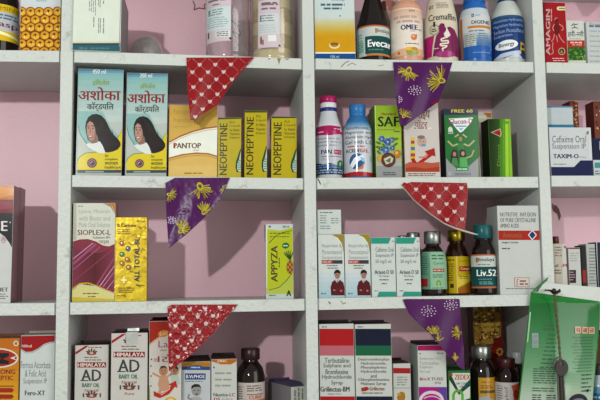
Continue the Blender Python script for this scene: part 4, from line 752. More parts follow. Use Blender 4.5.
carton('baby_oil_carton', 'shorter white baby oil carton with red corner stripe, beside left upright', 'carton', 74.8, 108.4, 345, (4, 1), adoil(74.8, 108.4, 345), Yf=.02, D=.04, col='a8a69e', left='8c8880', flap='3c2c2c', group='baby oil cartons')
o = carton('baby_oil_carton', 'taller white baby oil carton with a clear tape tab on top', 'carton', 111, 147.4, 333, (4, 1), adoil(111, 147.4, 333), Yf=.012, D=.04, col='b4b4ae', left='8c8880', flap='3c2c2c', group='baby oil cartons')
H, D = o['H'], o['D']; tx = U(132, 337, .012).x-o.location.x
tp = MB(); tm_ = mat('a9aea8', 'foil')
A0 = [(tx-.0085, -D/2-.0004, H-.018), (tx+.0085, -D/2-.0004, H-.017), (tx+.0088, -D/2-.0006, H+.0012), (tx-.0088, -D/2-.0006, H+.0012), (tx+.0088, .002, H+.0016), (tx-.0088, .002, H+.0016), (tx+.0088, .003, H+.006), (tx-.0088, .003, H+.0055)]
tp.add(A0+[(x, y+.0003, z-.0003) for x, y, z in A0], [[0, 1, 2, 3], [3, 2, 4, 5], [5, 4, 6, 7], [11, 10, 9, 8], [13, 12, 10, 11], [15, 14, 12, 13], [0, 3, 11, 8], [2, 1, 9, 10]], tm_)
t_ = tp.build('tape_tab', o); t_['label'] = 'crumpled clear tape tab over the top edge'
def art(p):
    p.R(146, 320, 187, 405, 'bab6ae'); p.P([(146, 321), (187, 321), (187, 330), (170, 331.6), (160, 336), (153, 341), (146, 344)], 'a02818'); p.S([(187, 331), (170, 332.6), (160, 337), (153, 342), (147, 345)], 1, 'c88c3c'); p.E(163.5, 333.6, 5.6, 3.4, 'c87c2c', rot=-.2); p.T('Loc', 160, 331.4, 167.4, 335, 'd0c0a0', slant=1.4)
    p.T('Lal', 158.4, 340.6, 170, 347.4, 'a04a44', bold=.0); p.L(160, 349, 168, 351.4, 1, 'a88880', .5); p.T('1टॉ', 158, 354.4, 172, 362, '9c3c34', bold=.03); p.L(153.6, 358, 158, 362, 2, '8a8078', .5); p.E(151.4, 359.4, .8, .8, '3c3c3c')
    for y in (366, 376, 386): p.E(151, y, .7, .8, '3c3c3c')
    # two babies playing
    p.E(163.4, 371, 4.4, 4.8, 'a87c60'); p.P([(159.4, 369), (161, 366), (165, 365.6), (167.6, 368.6), (164, 367.6)], '54382c'); p.P([(160, 375.6), (167, 375.6), (169.6, 384), (168, 391), (160, 391), (158, 384)], 'b48a6c'); p.S([(160.4, 377), (155.4, 374.6), (152.6, 373)], 2, 'b48a6c'); p.S([(166.6, 377), (171, 374), (172.4, 376)], 2, 'b48a6c'); p.S([(161, 389), (158, 395)], 2.6, 'b48a6c')
    p.E(174.6, 370.8, 4.2, 4.6, 'a47a62'); p.P([(170.6, 369), (172, 366), (177, 366), (178.6, 369.6), (175, 368)], '3c2820'); p.P([(171, 375), (178, 375), (180, 384), (172, 386)], '9cb0a0')
    for cx in (162, 173.6): p.E(cx, 370.6, .5, .4, '2a1c18', n=8); p.E(cx+2.8, 370.6, .5, .4, '2a1c18', n=8); p.S([(cx+.4, 373), (cx+1.4, 373.6), (cx+2.4, 373)], .5, '7c3c34')
    p.P([(153.6, 391), (160, 394), (168, 390), (171, 385.6), (168.6, 384.4), (176, 380.6), (177.6, 388), (175, 386.6), (169, 394), (160, 398), (154, 396)], 'b02c1c'); p.S([(161, 395), (170, 388.6)], .7, 'd8b0a0'); p.E(170.6, 400.4, 5.4, 3.6, 'b89a30'); p.E(170.6, 400.4, 3.4, 2.2, 'c8b868'); p.P([(146, 384), (150, 392), (150, 402), (146, 402)], '6c8c4c')
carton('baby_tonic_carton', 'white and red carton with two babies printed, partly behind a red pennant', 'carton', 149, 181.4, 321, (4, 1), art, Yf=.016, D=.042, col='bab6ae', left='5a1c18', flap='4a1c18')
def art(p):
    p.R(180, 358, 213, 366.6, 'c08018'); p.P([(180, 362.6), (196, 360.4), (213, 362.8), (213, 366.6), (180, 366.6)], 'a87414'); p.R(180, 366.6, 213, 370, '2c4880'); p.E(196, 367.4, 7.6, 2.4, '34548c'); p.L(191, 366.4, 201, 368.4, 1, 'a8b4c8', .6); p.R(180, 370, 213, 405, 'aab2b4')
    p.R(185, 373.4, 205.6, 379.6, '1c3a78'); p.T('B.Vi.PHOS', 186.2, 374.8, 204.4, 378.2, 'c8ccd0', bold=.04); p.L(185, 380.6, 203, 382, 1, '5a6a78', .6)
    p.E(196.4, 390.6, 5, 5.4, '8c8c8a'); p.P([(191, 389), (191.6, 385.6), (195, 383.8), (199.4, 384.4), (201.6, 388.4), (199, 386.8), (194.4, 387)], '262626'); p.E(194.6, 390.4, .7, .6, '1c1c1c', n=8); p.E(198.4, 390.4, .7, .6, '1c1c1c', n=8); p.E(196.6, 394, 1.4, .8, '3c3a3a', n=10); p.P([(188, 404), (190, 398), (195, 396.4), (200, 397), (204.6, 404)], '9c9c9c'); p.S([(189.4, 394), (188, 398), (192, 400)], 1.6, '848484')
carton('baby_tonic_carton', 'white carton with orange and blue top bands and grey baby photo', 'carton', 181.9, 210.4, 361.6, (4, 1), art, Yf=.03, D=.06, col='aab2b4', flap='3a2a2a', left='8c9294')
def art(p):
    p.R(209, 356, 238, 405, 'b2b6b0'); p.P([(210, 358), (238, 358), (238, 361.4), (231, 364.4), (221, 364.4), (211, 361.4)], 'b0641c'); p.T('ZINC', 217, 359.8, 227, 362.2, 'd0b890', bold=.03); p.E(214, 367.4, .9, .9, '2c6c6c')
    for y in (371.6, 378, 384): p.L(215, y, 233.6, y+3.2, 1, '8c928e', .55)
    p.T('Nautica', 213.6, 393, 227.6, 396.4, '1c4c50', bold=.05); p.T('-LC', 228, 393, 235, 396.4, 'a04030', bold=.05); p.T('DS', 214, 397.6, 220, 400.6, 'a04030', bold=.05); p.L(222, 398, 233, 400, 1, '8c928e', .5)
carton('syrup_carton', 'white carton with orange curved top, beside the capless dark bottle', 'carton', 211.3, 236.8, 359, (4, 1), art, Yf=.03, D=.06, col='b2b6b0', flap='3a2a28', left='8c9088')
def art(p):
    p.R(234, 381, 268, 405, 'a89a94'); p.R(234, 381, 268, 405, 'b0a8a2'); p.L(247, 383, 262, 390, 3, '5c5450', .45); p.R(247, 392, 262, 393, '8a5a44'); p.T('CURE', 249, 393.6, 261, 397, 'a04c2c', bold=.04); p.R(243, 397.6, 264, 401, 'b8643c'); p.L(239, 384, 244, 400, 7, '6c605a', .4)
bottle('syrup_bottle', 'dark brown bottle with ridged brown cap and pale label, beside small purple-topped carton', 'bottle', 250.6, (4, 1), [(13.4, 410), (13.6, 405), (13.6, 374), (12, 367.4), (8.6, 362.6), (7.4, 361), (7.2, 358)],
       [(9, 348, 359.4, '2c1014', 'plastic', True)], (381, 405, 'b0a8a2'), art, Yc=.05, col='160807')
def art(p):
    p.R(278, 385, 308, 405, 'a9ada4')
    for x in (284, 288, 292, 296, 300): p.L(x, 388+(x % 3), x+2.2, 402, 1, '5c645c', .6, ver=True)
small = carton('drops_carton', 'low white carton with purple-grey top at bottom, beside the middle upright', 'carton', 281, 305.5, 386.4, (4, 1), art, Yf=.03, D=.08, rz=.38, col='a9ada4', left='807c80', flap='4c4468')
def stripes(cs, x0, x1):
    def art(p):
        p.R(x0-1, 322, x1+1, 328.6, 'b2b8b2'); p.L(x0+2, 326, x0+8, 327.8, 1, '4a5050', .6)
        p.R(x0-1, 328.8, x1+1, 345.6, cs[0]); p.R(x0-1, 345.6, x1+1, 355.6, cs[1]); p.R(x0-1, 396.4, x1+1, 408, cs[2])
        for i, t in enumerate(cs[3]):
            h = 36/len(cs[3])*.86; y = 357.8+i*(36/len(cs[3]))*.79; l = len(t)*cs[4]; p.T(t, (x0+x1)/2-l/2, y, (x0+x1)/2+l/2, y+h*.82, '4c5654', bold=.012)
    return art
def art(p):
    stripes(('a81418', 'b0606c', 'a81418', ['Terbutaline', 'Sulphate and', 'Bromhexine', 'Hydrochloride', 'Syrup'], 2.25), 319.8, 354)(p)
    p.T('Grilinctus-BM', 320.6, 386.6, 349.4, 391.6, '2a3430', bold=.05); p.T('Sugar Free', 328, 393, 341, 395, '5a6460')
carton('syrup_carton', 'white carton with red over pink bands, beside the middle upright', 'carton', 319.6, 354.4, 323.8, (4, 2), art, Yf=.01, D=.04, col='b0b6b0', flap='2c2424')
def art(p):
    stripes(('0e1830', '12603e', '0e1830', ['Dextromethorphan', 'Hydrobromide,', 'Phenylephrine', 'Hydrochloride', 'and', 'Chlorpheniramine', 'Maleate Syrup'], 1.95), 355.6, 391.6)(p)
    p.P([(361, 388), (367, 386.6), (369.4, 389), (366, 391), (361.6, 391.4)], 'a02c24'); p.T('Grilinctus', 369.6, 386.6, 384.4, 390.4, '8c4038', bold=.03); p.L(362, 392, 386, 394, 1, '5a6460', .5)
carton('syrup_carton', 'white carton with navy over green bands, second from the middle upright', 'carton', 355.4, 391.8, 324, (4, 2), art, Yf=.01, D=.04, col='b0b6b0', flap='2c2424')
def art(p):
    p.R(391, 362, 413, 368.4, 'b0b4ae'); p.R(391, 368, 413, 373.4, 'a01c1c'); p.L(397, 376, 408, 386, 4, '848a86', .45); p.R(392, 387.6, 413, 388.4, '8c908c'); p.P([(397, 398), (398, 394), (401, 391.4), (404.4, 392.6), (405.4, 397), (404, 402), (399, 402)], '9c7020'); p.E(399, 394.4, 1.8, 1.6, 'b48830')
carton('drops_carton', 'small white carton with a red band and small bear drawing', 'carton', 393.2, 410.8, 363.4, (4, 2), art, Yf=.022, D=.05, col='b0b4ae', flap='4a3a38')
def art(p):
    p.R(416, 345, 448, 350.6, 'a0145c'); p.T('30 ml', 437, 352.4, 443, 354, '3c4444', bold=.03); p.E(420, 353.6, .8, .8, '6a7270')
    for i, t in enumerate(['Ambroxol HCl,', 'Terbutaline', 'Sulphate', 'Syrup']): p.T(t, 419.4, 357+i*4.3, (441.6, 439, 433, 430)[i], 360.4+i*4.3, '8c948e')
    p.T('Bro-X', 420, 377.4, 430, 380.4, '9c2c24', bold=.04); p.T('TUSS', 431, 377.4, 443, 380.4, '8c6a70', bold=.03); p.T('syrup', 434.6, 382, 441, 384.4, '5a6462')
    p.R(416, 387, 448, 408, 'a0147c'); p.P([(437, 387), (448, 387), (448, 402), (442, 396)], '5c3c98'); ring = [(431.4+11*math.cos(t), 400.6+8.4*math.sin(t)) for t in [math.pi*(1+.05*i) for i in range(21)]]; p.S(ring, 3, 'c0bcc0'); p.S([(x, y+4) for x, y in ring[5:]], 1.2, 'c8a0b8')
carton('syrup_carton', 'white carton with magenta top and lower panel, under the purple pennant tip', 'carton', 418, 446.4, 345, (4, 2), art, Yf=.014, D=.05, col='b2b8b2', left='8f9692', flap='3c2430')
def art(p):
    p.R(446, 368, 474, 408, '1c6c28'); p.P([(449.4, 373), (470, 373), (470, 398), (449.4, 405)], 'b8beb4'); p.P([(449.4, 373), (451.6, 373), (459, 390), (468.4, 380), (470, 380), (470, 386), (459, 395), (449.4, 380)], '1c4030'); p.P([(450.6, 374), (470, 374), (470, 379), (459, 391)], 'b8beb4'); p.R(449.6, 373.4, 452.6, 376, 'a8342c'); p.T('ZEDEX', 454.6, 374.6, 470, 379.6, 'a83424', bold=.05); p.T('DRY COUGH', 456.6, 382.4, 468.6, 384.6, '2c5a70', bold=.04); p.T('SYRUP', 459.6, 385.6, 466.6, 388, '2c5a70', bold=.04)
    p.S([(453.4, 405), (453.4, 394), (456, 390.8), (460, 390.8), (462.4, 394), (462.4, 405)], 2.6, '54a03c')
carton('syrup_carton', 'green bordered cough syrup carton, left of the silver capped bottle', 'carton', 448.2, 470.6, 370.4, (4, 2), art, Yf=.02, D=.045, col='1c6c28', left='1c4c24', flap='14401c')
def art(p):
    p.R(478.6, 376, 495, 405, 'b4841c'); p.L(481.6, 379.6, 492, 381.2, 1, '6a5020', .6); p.L(480.6, 383, 493, 387, 2, '5c4418', .45); p.R(480, 388.6, 493.6, 391.4, '5c4a34'); p.P([(478.6, 396), (486, 394), (495, 400), (495, 405), (478.6, 405)], '8c98a8')
bottle('syrup_bottle', 'dark bottle with silver cap and yellow label, right of the green bordered carton', 'bottle', 482.4, (4, 2), [(12.6, 410), (12.8, 406), (12.8, 372), (11.6, 366), (9.6, 361.6), (8, 360), (7.8, 357)],
       [(9.2, 345.6, 358, '959b96', 'metal', True)], (376, 405, '17100e'), art, Yc=.05, col='17100e', lab_kind='gloss')
def art(p):
    p.R(494, 381, 512, 406, 'b0aeaa'); p.L(497.6, 383.6, 503, 400, 7, '6c6a68', .4); p.T('lykof', 504.4, 385, 508.6, 400, '5c5654', rot=90); p.P([(511, 384), (520, 382), (522, 404), (511, 404), (513.6, 394)], 'b04a30'); p.E(515, 393, 2.6, 4.6, '8c2418')
bottle('syrup_bottle', 'dark bottle with maroon cap and white and red label, beside green pouch', 'bottle', 507, (4, 2), [(11.8, 410), (12, 406), (12, 377), (10.8, 371), (8.8, 368), (8, 367), (7.8, 364)],
       [(8.6, 357.8, 367, '3c1414', 'plastic', True)], (381, 405, 'b0aeaa'), art, Yc=.035, col='180a08')
bottle('syrup_bottle', 'bottle with clear frosted cap behind the maroon capped one', 'bottle', 518, (4, 2), [(8, 410), (8, 372), (6, 366), (4.6, 364), (4.6, 361)], [(5, 352, 363, 'a4aca8', 'plastic', True)], Yc=.1, col='2a2622')
def art(p):
    p.R(471, 290, 505, 345, '8a6a30'); p.R(471, 345, 505, 408, '801c18')
    rr = random.Random(3)
    for i in range(150): x, y = rr.uniform(474, 500), rr.uniform(304, 346); p.E(x, y, rr.uniform(.7, 2.4), rr.uniform(.5, 1.1), rr.choice(['c8a050', 'a87c34', '5c3c14', 'd8b864', '4c3010', '8c6428']), n=8, rot=rr.uniform(0, 3))
    p.T('श्री', 480, 322, 490, 330, 'b89a4c'); p.L(482, 322, 499, 332, 2, 'b08c3c', .6)
    p.R(500.4, 300, 503, 345, '5a1814'); p.P([(486, 345), (494, 338), (503, 336), (503, 346)], '6a1a18'); p.E(488, 341.6, 5, 2.6, 'a07c34')
    for t in range(7): p.E(499+2.6*math.cos(t*.9), 351.6+3*math.sin(t*.9), 1.2, 1, 'b08c3c', n=8)
carton('herbal_carton', 'gold and dark red ornate carton standing at the back behind the bottles', 'carton', 473.6, 502.6, 288, (4, 2), art, Yf=.12, D=.03, col='6c3c1c', left='4a2c14', kind='gloss')
def art(p):
    p.R(586, 374, 612, 386, 'a4b4bc'); p.R(586, 386, 612, 392, '5a94b4'); p.R(586, 392, 612, 405, '2c6c94'); p.L(592, 394, 606, 402, 2, 'a8c4d0', .5)
bottle('antacid_bottle', 'pale bottle with blue label in the bottom right corner beside the pouch', 'bottle', 599, (4, 3), [(9.4, 412), (9.6, 408), (9.6, 384), (7, 379), (5.6, 377), (5.6, 374)], [(6, 364, 375, '3a3c40', 'plastic', True)], (382, 408, 'a4b4bc'), art, Yc=.05, col='98a8b0', kind='plastic', lab_kind='gloss')
carton('herbal_carton', 'plain brown carton in shade behind the green pouch at right edge', 'carton', 594, 616, 334, (4, 3), None, Yf=.1, D=.04, col='5c4024', flap='4a3018')

# ------------------------------------------------------------------ pennants
def inside(x, y, pts):
    c = False; n = len(pts)
    for i in range(n):
        (ax, ay), (bx, by) = pts[i], pts[(i+1) % n]
        if (ay > y) != (by > y) and x < (bx-ax)*(y-ay)/(by-ay)+ax: c = not c
    return c
def well_in(x, y, pts, m): return all(inside(x+m*math.cos(a), y+m*math.sin(a), pts) for a in (0, 1.05, 2.1, 3.14, 4.2, 5.25))
def pennant(label, group, pts, base, art, Y0=-.0022, amp=.004, wrinkle=0.0, step=2.0, seed=0, kind='film', trim=None):
    ytop = min(p[1] for p in pts); ybot = max(p[1] for p in pts); cx = sum(p[0] for p in pts)/len(pts)
    O = U(cx, ytop, Y0)
    def fn(v, l):
        q = U(v[0], v[1], Y0); s = max(0, (v[1]-ytop)/(ybot-ytop))
        y = -amp*min(1, s*1.4)*(.5+.5*math.sin(v[0]*.21+v[1]*.07+seed))
        if wrinkle: y -= wrinkle*min(1, s*6+.15)*(abs(noise.noise((v[0]*.19+seed, v[1]*.23, 1)))*1.3+abs(noise.noise((v[0]*.45, v[1]*.4, 5+seed)))*.7)
        return (q.x-O.x, y-l, q.z-O.z)
    gx = [min(p[0] for p in pts)+step*i for i in range(1, int((max(p[0] for p in pts)-min(p[0] for p in pts))/step)+1)]
    gy = [ytop+step*i for i in range(1, int((ybot-ytop)/step)+1)]
    mb = MB(); b = Pr(kind); b.P(pts, base); b.bake(mb, lambda v, l: fn(v, 0), gx, gy, True)
    k = MB(); b.bake(k, lambda v, l: (fn(v, 0)[0], fn(v, 0)[1]+.0004, fn(v, 0)[2]), gx, gy, True)
    mb.add(k.v, [f[::-1] for f in k.f], mat(base, kind), True)
    n = len(pts)
    for i in range(n):
        A, B = pts[i], pts[(i+1) % n]; N = max(2, int(math.hypot(A[0]-B[0], A[1]-B[1])/step)); vs = []; fs = []
        for j in range(N+1):
            q = fn((A[0]+(B[0]-A[0])*j/N, A[1]+(B[1]-A[1])*j/N), 0); vs += [q, (q[0], q[1]+.0004, q[2])]
            if j: fs.append([2*j-2, 2*j-1, 2*j+1, 2*j])
        mb.add(vs, fs, mat(base, kind))
    a = Pr(kind); art(a, pts); a.bake(mb, fn, gx, gy, True)
    o = mb.build('bunting_pennant'); o.location = O
    tag(o, label, 'bunting', group)
    if trim:
        t = MB(); tp = Pr('gloss'); tp.P(trim[1], trim[2]); tp.bake(t, lambda v, l: (fn(v, 0)[0], fn(v, 0)[1]-.0008, fn(v, 0)[2]), gx, gy)
        m0 = len(t.v); t.add([(x, y+.0006, z) for x, y, z in t.v], [f[::-1] for f in t.f], mat(trim[2], 'gloss'))
        c = t.build(trim[0], o); c['label'] = trim[3]
    return o
def hearts(a, b, o):
    def art(p, pts):
        for i in range(-14, 15):
            for j in range(-14, 15):
                x, y = o[0]+a[0]*i+b[0]*j, o[1]+a[1]*i+b[1]*j
                for d in (a, b):
                    q = [(x+d[0]*t, y+d[1]*t) for t in (.16, .4)]; r = [(x+d[0]*t, y+d[1]*t) for t in (.48, .62)]; s = [(x+d[0]*t, y+d[1]*t) for t in (.7, .86)]
                    for e in (q, r, s):
                        if all(well_in(u[0], u[1], pts, .5) for u in e): p.S(e, .7, 'b06a70')
                if well_in(x, y, pts, 2.2):
                    h = [(u*1.3, v*1.3) for u, v in [(0, 1.7), (-1.5, .2), (-1.6, -.8), (-.9, -1.4), (-.2, -1.2), (0, -.6), (.2, -1.2), (.9, -1.4), (1.6, -.8), (1.5, .2)]]; p.P([(x+u, y+v) for u, v in h], 'c4aca8')
    return art
def feather(p, pts, cx, cy, ang, L, k=1.0, seed=0):
    rr = random.Random(seed)
    for i in range(54):
        t = ang+rr.uniform(-1.5, 1.5); l = L*rr.uniform(.6, 1.2); A = (cx+1.5*k*math.cos(t), cy+1.5*k*math.sin(t)); B = (cx+l*math.cos(t+.15), cy+l*math.sin(t+.15)-.6)
        while not well_in(B[0], B[1], pts, .5) and l > 1.5: l *= .8; B = (cx+l*math.cos(t+.15), cy+l*math.sin(t+.15))
        if well_in(B[0], B[1], pts, .3) and well_in(A[0], A[1], pts, .3): p.S([A, B], .6*k, rr.choice(['a8941c', '8c7c1c', 'bca828', '6c5a20', 'a89c50']))
    for rx, ry, c in ((3.6, 2.6, 'b8a41c'), (2.4, 1.8, '8c8830'), (1.4, 1.2, '1c1430')):
        if well_in(cx, cy, pts, rx*k): p.E(cx, cy, rx*k, ry*k, c, rot=ang)
    if well_in(cx, cy, pts, .8): p.E(cx-.3, cy-.3, .4, .4, 'b8b0c0', n=8)
def dots(p, pts, cx, cy, r):
    for R, n in ((r, 11), (r*.55, 7)):
        for i in range(n):
            t = i*2*math.pi/n; x, y = cx+R*math.cos(t), cy+R*.75*math.sin(t)
            if well_in(x, y, pts, .7): p.E(x, y, .75, .6, 'b8a4c0', n=8)
    for q in ([(cx-2, cy+1), (cx-.6, cy-1.4), (cx+1.4, cy-.6), (cx+.8, cy+1.2)],):
        if all(well_in(u[0], u[1], pts, .6) for u in q): p.S(q, .6, 'b8a4c0')
RED, PUR = '94030d', '4c0656'
pennant('red heart-patterned pennant on top shelf edge, tipped with gold fringe', 'red heart pennants', [(186.4, 57.6), (254.4, 57.2), (243, 70), (230, 86), (217, 105.6), (205, 113.5), (197.5, 120.5), (190.4, 119.6), (187.6, 92)], RED,
        hearts((8.3, 7.5), (7.3, -7.5), (192.4, 72.4)), amp=.003, seed=1,
        trim=('gold_fringe', [(217, 105.8), (217.4, 109), (206, 117), (200, 124.4), (197, 125.2), (194.6, 120.6), (204, 113.6)], '80601e', 'frayed gold edge at the tip'))
def pa(p, pts):
    feather(p, pts, 408.5, 70.5, 1.9, 10, 1.05, 1); feather(p, pts, 441, 81, 3.4, 13, 1.05, 4); dots(p, pts, 414, 91, 6); dots(p, pts, 397, 100, 4.5); p.P([(429.6, 103.4), (438.4, 99.4), (437, 103.4), (431, 105.6)], '6a0c1c'); feather(p, pts, 402.6, 117, -1.2, 7, .6, 8)
pennant('purple pennant with gold peacock feathers and white motif on top shelf edge', 'purple feather pennants', [(393, 62), (452.4, 62.4), (447.5, 78), (442, 92), (438.6, 101.6), (424, 112), (412, 121), (404, 126.6), (399.4, 124.4), (396, 98)], PUR, pa, amp=.004, seed=2)
def pa(p, pts):
    feather(p, pts, 200, 186.5, 1.2, 12, 1.2, 11); feather(p, pts, 204, 212, -1.2, 8.5, .9, 12); feather(p, pts, 181, 231, -.9, 10, .9, 13); feather(p, pts, 223.5, 187, .6, 7, .7, 14); feather(p, pts, 169, 195, .4, 7, .6, 15)
    dots(p, pts, 171.5, 220.5, 4.4); p.S([(177.4, 211), (181, 208), (187, 207.4), (188, 210.4), (183, 213.6), (178, 213.6), (177.4, 211)], .7, '6c2c78'); p.E(182.6, 210.4, 1.8, 1.3, '6c2c78')
pennant('purple feather pennant on the second shelf edge, left half', 'purple feather pennants', [(165.4, 183), (175, 177.8), (230, 177.6), (220.5, 199), (211, 210.5), (201.5, 220.5), (186, 235), (168.6, 248.6), (166.4, 214)], PUR, pa, amp=.004, wrinkle=.0007, seed=3, step=1.6)
f4 = pennant('red heart-patterned pennant on the second shelf edge with pale loose hem', 'red heart pennants', [(401.4, 185), (404.4, 182.2), (407, 183.4), (411, 182), (466.8, 183), (468, 191.4), (466.4, 212), (465, 230.6), (455, 227.4), (444.4, 222.6), (430.6, 213), (414.4, 199.4)], RED,
             hearts((7.6, 7.6), (-7.4, 8), (416, 189.4)), amp=.002, seed=4)
def tube(mb, pts, r, m, n=8):
    ring = []
    for i, p in enumerate(pts):
        d = (Vector(pts[min(i+1, len(pts)-1)])-Vector(pts[max(i-1, 0)])).normalized(); a = d.cross(Vector((0, 1, .01))).normalized(); b = d.cross(a); rr = r[i] if isinstance(r, (list, tuple)) else r
        ring += [tuple(Vector(p)+a*rr*math.cos(2*math.pi*k/n)+b*rr*math.sin(2*math.pi*k/n)) for k in range(n)]
    fs = [[i*n+k, i*n+(k+1) % n, (i+1)*n+(k+1) % n, (i+1)*n+k] for i in range(len(pts)-1) for k in range(n)]
    mb.add(ring, fs+[list(range(n))[::-1], list(range((len(pts)-1)*n, len(pts)*n))], m, True)
hm = MB(); o4 = Vector(f4.location)
hp = [U(x, y, -.0058)-o4 for x, y in [(401.8, 185.6), (414, 200.4), (430.4, 214), (444.4, 223.6), (455, 228.2), (466, 231.6), (473, 233.6), (478, 234.6)]]
tube(hm, hp, [.0006, .0006, .0007, .0009, .0013, .0017, .0015, .0008], mat('b4aa9c', 'matte')); h_ = hm.build('hem_cord', f4); h_['label'] = 'pale loose hem cord trailing to the right'
pennant('crumpled shiny red heart-patterned pennant on the third shelf edge, left half', 'red heart pennants', [(167.6, 307), (171, 304.6), (238, 304.4), (228.5, 315), (215, 331), (200, 346.5), (186, 359), (168.8, 371.4)], RED,
        hearts((8.2, 7.2), (7, -8.2), (182.6, 317.6)), amp=.003, wrinkle=.0022, seed=5, step=1.1, kind='crinkle')
def pa(p, pts):
    dots(p, pts, 428.6, 311, 7); dots(p, pts, 450.6, 305, 6.4); feather(p, pts, 459, 332.6, 3.0, 7.5, .9, 21); feather(p, pts, 432.6, 334, -1.6, 7.5, .8, 22); feather(p, pts, 437, 341, -1.9, 6, .5, 23); feather(p, pts, 455, 357, 3, 4, .5, 25)
    p.S([(414, 316), (418, 320), (422, 319)], .6, '5c2c70')
pennant('purple feather pennant on the third shelf edge, right half', 'purple feather pennants', [(402.6, 299.6), (406, 299), (459.6, 299), (460.6, 318), (463, 345), (464.6, 370.4), (459, 367), (446, 353), (431, 334.6), (418.6, 323.6), (408.6, 313.4)], PUR, pa, amp=.003, seed=6)
# pennant on the shelf above the picture (only its shadow reaches the frame)
LAMP = Vector((-.52, -2.2, .385))
def to_front(px, py, Y=-.003): q = U(px, py, DEP); t = (Y-LAMP.y)/(q.y-LAMP.y); return LAMP+(q-LAMP)*t
T_, A_, B_ = to_front(585, 16.5), to_front(574.5, 0), to_front(601, 3)
def up(P): t = (Z0-T_.z)/(P.z-T_.z); return T_+(P-T_)*min(t, 5)
tri = [up(A_), up(B_), T_+Vector((.006, 0, 0)), T_-Vector((.004, 0, 0))]
tri[0].z = tri[1].z = Z0-.001
if tri[1].x-tri[0].x > .12: tri[0].x = T_.x-.03; tri[1].x = T_.x+.075
fb = MB(); fb.add([tuple(q-tri[0]) for q in tri]+[tuple(q-tri[0]+Vector((0, .0006, 0))) for q in tri], [[0, 3, 2, 1], [4, 5, 6, 7], [0, 1, 5, 4], [1, 2, 6, 5], [2, 3, 7, 6], [3, 0, 4, 7]], mat(RED, 'film'))
o = fb.build('bunting_pennant'); o.location = tri[0]; tag(o, 'red pennant hanging from the shelf above, over the tall red carton', 'bunting')

# ------------------------------------------------------------------ green pouch, nail, twine and keys
YB = -.006
Lx = lambda y: 531+(518.5-531)*(y-292)/108; Rx = lambda y: 600.4+(592.6-600.4)*(y-301)/101
def puff(x, y):
    u = (x-Lx(y))/(Rx(y)-Lx(y)); v = (y-(292+9.4*u))/(432-292); u = max(0, min(1, u)); v = max(0, min(1, v))
    return (max(0, math.sin(math.pi*u))**.75)*(max(0, math.sin(math.pi*v))**.35)
outline = [(531, 292), (553, 295), (578, 298.4), (600.4, 301.4), (599, 330), (596, 365), (592.6, 402), (590.6, 432), (552, 431), (515, 430), (518.5, 400), (524.4, 350)]
O = U(560, 300, YB)
def pf(v, l):
    q = U(v[0], v[1], YB); y = -.014*puff(*v)-.0016*puff(*v)*noise.noise((v[0]*.06, v[1]*.05, 2)); return (q.x-O.x, y-l, q.z-O.z)
pouch = empty('detergent_pouch', O, 'upright green and white pouch hanging before the right upright, lower right', 'pouch')
gx = [516+3*i for i in range(30)]; gy = [292+3*i for i in range(47)]
mb = MB(); b = Pr('gloss'); b.P(outline, '14782c'); b.bake(mb, lambda v, l: pf(v, 0), gx, gy, True)
k = MB(); b.bake(k, lambda v, l: (U(v[0], v[1], YB).x-O.x, .0006, U(v[0], v[1], YB).z-O.z), gx, gy); mb.add(k.v, [f[::-1] for f in k.f], mat('a8b8a8', 'gloss'))
n = len(outline)
for i in range(n):
    A, B = outline[i], outline[(i+1) % n]; vs = []; fs = []
    for j in range(7):
        q = pf((A[0]+(B[0]-A[0])*j/6, A[1]+(B[1]-A[1])*j/6), 0); vs += [q, (q[0], .0006, q[2])]
        if j: fs.append([2*j-2, 2*j-1, 2*j+1, 2*j])
    mb.add(vs, fs, mat('2c7a40', 'gloss'))
p = Pr('gloss')
for i in range(36):     # printed colour run from deep green to pale green
    y0, y1 = 303+i*3.4, 303+(i+1)*3.4; t = min(1, i/27); c = mix_hex('176a2c', '6c9c74', min(1, t*1.4)) if t < .7 else mix_hex('6c9c74', 'a2b4a2', (t-.7)*3.3)
    p.P([(Lx(y0)+.8, y0), (Lx(y1)+.8, y1), (Rx(y1)-.8, y1), (Rx(y0)-.8, y0)], c)
p.R(531, 333, 536, 347, 'a0b0b0')
for i in range(11): p.R(531.4, 333.6+i*1.2, 535.6, 334.1+i*1.2, '2c4450')
D_ = '3a6a4a'
p.L(541, 323, 553, 330.6, 2, D_, .35)
for y in range(333, 366, 4):
    w = 8+((y*7) % 9); p.L(553-w, y, 553, y+2.6, 1, D_, .45)
p.L(531, 367, 553, 383, 7, '3c5c4c', .42, ragged=.05); p.L(530, 386, 552, 391, 2, '3c5c4c', .4); p.L(530, 393, 540, 400, 3, '2c4c3c', .45); p.L(543, 393, 553, 400, 3, '2c4c3c', .45)
for i in range(3):
    x = 571+i*7.6; p.R(x, 326+i*.4, x+6.8, 332.8+i*.4, 'b89c80'); p.T('सबल'[i], x+1, 327.4+i*.4, x+5.8, 331.8+i*.4, '8c3420', bold=.02)
for y in range(336, 372, 3): p.L(568+(y % 5), y+(y-336)*.02, 593-(y-336)*.06, y+1.9, 1, D_, .5, ragged=.1)
for y in range(373, 390, 4): p.L(578, y, 591, y+2.2, 1, '2c4c3c', .5, ragged=.5)
p.E(575, 402, 11, 9.4, '2a1c34'); p.E(575, 402.6, 8, 5.6, '6a7a80'); p.E(575, 404, 6.6, 4.8, '2a1c34'); p.P([(582.6, 389), (587.4, 388.4), (585.4, 392)], '1c2c24'); p.S([(529.6, 312), (526.6, 342)], 1.2, '8cba90')
p.bake(mb, pf, gx, gy, True); mb.build('pouch_body', pouch)
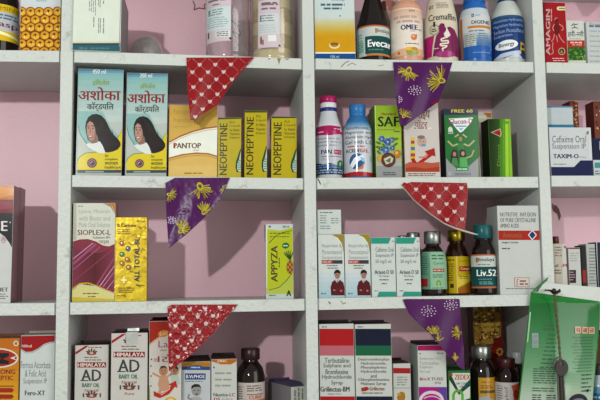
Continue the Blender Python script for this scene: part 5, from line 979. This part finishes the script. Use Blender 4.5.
def sheet(name, pts, col, y, parent, kind='gloss', th=.0008):
    m = MB(); v3 = [U(a, b_, YB)-O+Vector((0, y-.0006*i % .0012, 0)) for i, (a, b_) in enumerate(pts)]; k = len(pts); back = [v+Vector((0, th, 0)) for v in v3]
    m.add(v3+back, [list(range(k)), [k+i for i in range(k)][::-1]]+[[i, k+i, k+(i+1) % k, (i+1) % k] for i in range(k)], mat(col, kind)); return m.build(name, parent)
s_ = sheet('top_seal', [(531.4, 292.4), (538, 292), (547.8, 276.8), (549, 283), (575, 285.4), (601, 287.4), (601, 302), (578, 299), (553, 295.6)][::-1], 'b2bab4', .0012, pouch); s_['label'] = 'white torn upper edge of the pouch'
s_ = sheet('folded_corner', [(531, 292.4), (534, 288.8), (544.6, 279.8), (547.8, 276.8), (547, 280.6), (540, 286), (535, 291.4)][::-1], '2c7a44', -.001, pouch); s_['label'] = 'green corner folded over'
# nail in the upright
YN = -.036; a, b_ = U(554, 290.6, YN), None
nl = MB(); nl.lathe([(.0014, 0), (.0014, .034), (.0016, .0345), (.0036, .035), (.0036, .0362), (.002, .0368)], mat('2a2420', 'metal'), 16)
no = nl.build('iron_nail'); no.rotation_euler = (math.pi/2, 0, 0); no.location = (a.x, -.0002, a.z); tag(no, 'dark iron nail in the right upright holding the pouch', 'nail')
YT = -.03
tw = empty('twine_loop', U(554, 292, YT), 'brown twine tied to the nail, hanging down over the pouch front', 'twine'); tl = Vector(tw.location); tm2 = mat('605e3c', 'matte')
path = [(554, 290), (554.6, 296), (556, 310), (557.6, 326), (559, 342), (560, 356), (560.4, 361)]
def strand(ph):
    m = MB(); P = []
    for i in range(61):
        t = i/60*(len(path)-1); j = min(len(path)-2, int(t)); f_ = t-j; x = path[j][0]+(path[j+1][0]-path[j][0])*f_; y = path[j][1]+(path[j+1][1]-path[j][1])*f_
        q = U(x, y, YT); s = .0011*math.sin(i*.9+ph); P.append(q+Vector((s, .0009*math.cos(i*.9+ph), 0))-tl)
    tube(m, P, .0011, tm2, 7); m.build('strand', tw)
strand(0); strand(math.pi)
kn = MB(); K = [U(x, y, YT-.001)-tl for x, y in [(548, 289.6), (550, 290.6), (553, 292.6), (556, 293), (558, 291.4), (560, 289.6), (560.4, 291.4), (557.6, 293.4)]]; tube(kn, K, [.0007, .0012, .0022, .0026, .002, .0014, .0012, .0008], mat('2c2218', 'matte'), 8); k_ = kn.build('knot', tw); k_['label'] = 'dark knot over the nail'
def key(cx, cy, rx, ry, sx0, sx1, y1, Y, col, label):
    o = U(cx, cy, Y); root = empty('metal_key', o, label, 'key'); m = mat(col, 'ink'); th = .0018
    W = lambda x, y: U(x, y, Y)-o
    mb = MB(); N = 28; vs = []
    for d in (0, th):
        for i in range(N):
            t = 2*math.pi*i/N; vs.append(W(cx+rx*math.cos(t), cy+ry*math.sin(t))+Vector((0, d, 0)))
        for i in range(N):
            t = 2*math.pi*i/N; vs.append(W(cx-.4+rx*.34*math.cos(t), cy-ry*.5+ry*.28*math.sin(t))+Vector((0, d, 0)))
    fs = []
    for i in range(N):
        j = (i+1) % N; fs += [[i, N+i, N+j, j], [2*N+i, 2*N+j, 3*N+j, 3*N+i], [i, j, 2*N+j, 2*N+i], [N+i, 3*N+i, 3*N+j, N+j]]
    mb.add(vs, fs, m); mb.build('bow', root)
    mb = MB(); y0 = cy+ry*.9
    P = [(cx-1.7, y0), (cx+1.9, y0), (sx1, y1), ((sx0+sx1)/2, y1+2), (sx0, y1)]
    for i, yy in enumerate((.35, .55, .75)): pass
    k = len(P); v3 = [W(*q) for q in P]; mb.add(v3+[v+Vector((0, th, 0)) for v in v3], [list(range(k))[::-1], [k+i for i in range(k)]]+[[i, (i+1) % k, k+(i+1) % k, k+i] for i in range(k)], m)
    gx_ = [W(cx-.2, y0+1), W(cx+.5, y0+1), W((sx0+sx1)/2+.4, y1-1), W((sx0+sx1)/2-.3, y1-1)]; mb.add([v+Vector((0, -.0002, 0)) for v in gx_], [[0, 3, 2, 1]], mat('1c1a18', 'metal'))
    mb.build('blade', root)
key(558.6, 364, 5.2, 7.2, 558.6, 562.4, 414, YT-.002, '58544c', 'lighter grey metal key, the left blade of the two on the twine')
key(562, 368, 6.2, 8.6, 562.6, 566.4, 418, YT-.0045, '35302b', 'darker grey metal key in front, the right blade of the two on the twine')

# ------------------------------------------------------------------ light
ld = bpy.data.lights.new('ceiling_bulb', 'POINT'); ld.energy = 98; ld.shadow_soft_size = .03; ld.color = (.98, 1, .965)
lo = bpy.data.objects.new('ceiling_bulb', ld); lo.location = LAMP; COL.objects.link(lo)
ad = bpy.data.lights.new('added_right_fill', 'AREA'); ad.shape = 'RECTANGLE'; ad.size = 1.6; ad.size_y = 1.8; ad.energy = 36; ad.color = (1, .985, .95)  # added soft fill lamp, no known source; evens the falloff towards the right
ao = bpy.data.objects.new('added_right_fill', ad); COL.objects.link(ao); ao.location = (2.3, -2.3, .1)
ao.rotation_euler = (Vector((.7, 0, 0))-ao.location).to_track_quat('-Z', 'Y').to_euler()
wd = bpy.data.worlds.new('room_air'); S.world = wd; wd.use_nodes = True; wn = wd.node_tree
bg = wn.nodes['Background']; bg.inputs['Color'].default_value = (1, .945, .9, 1); bg.inputs['Strength'].default_value = .7
vs_ = S.view_settings; vs_.view_transform = 'Standard'; vs_.look = 'None'; vs_.exposure = 0; vs_.gamma = 1; vs_.use_curve_mapping = False
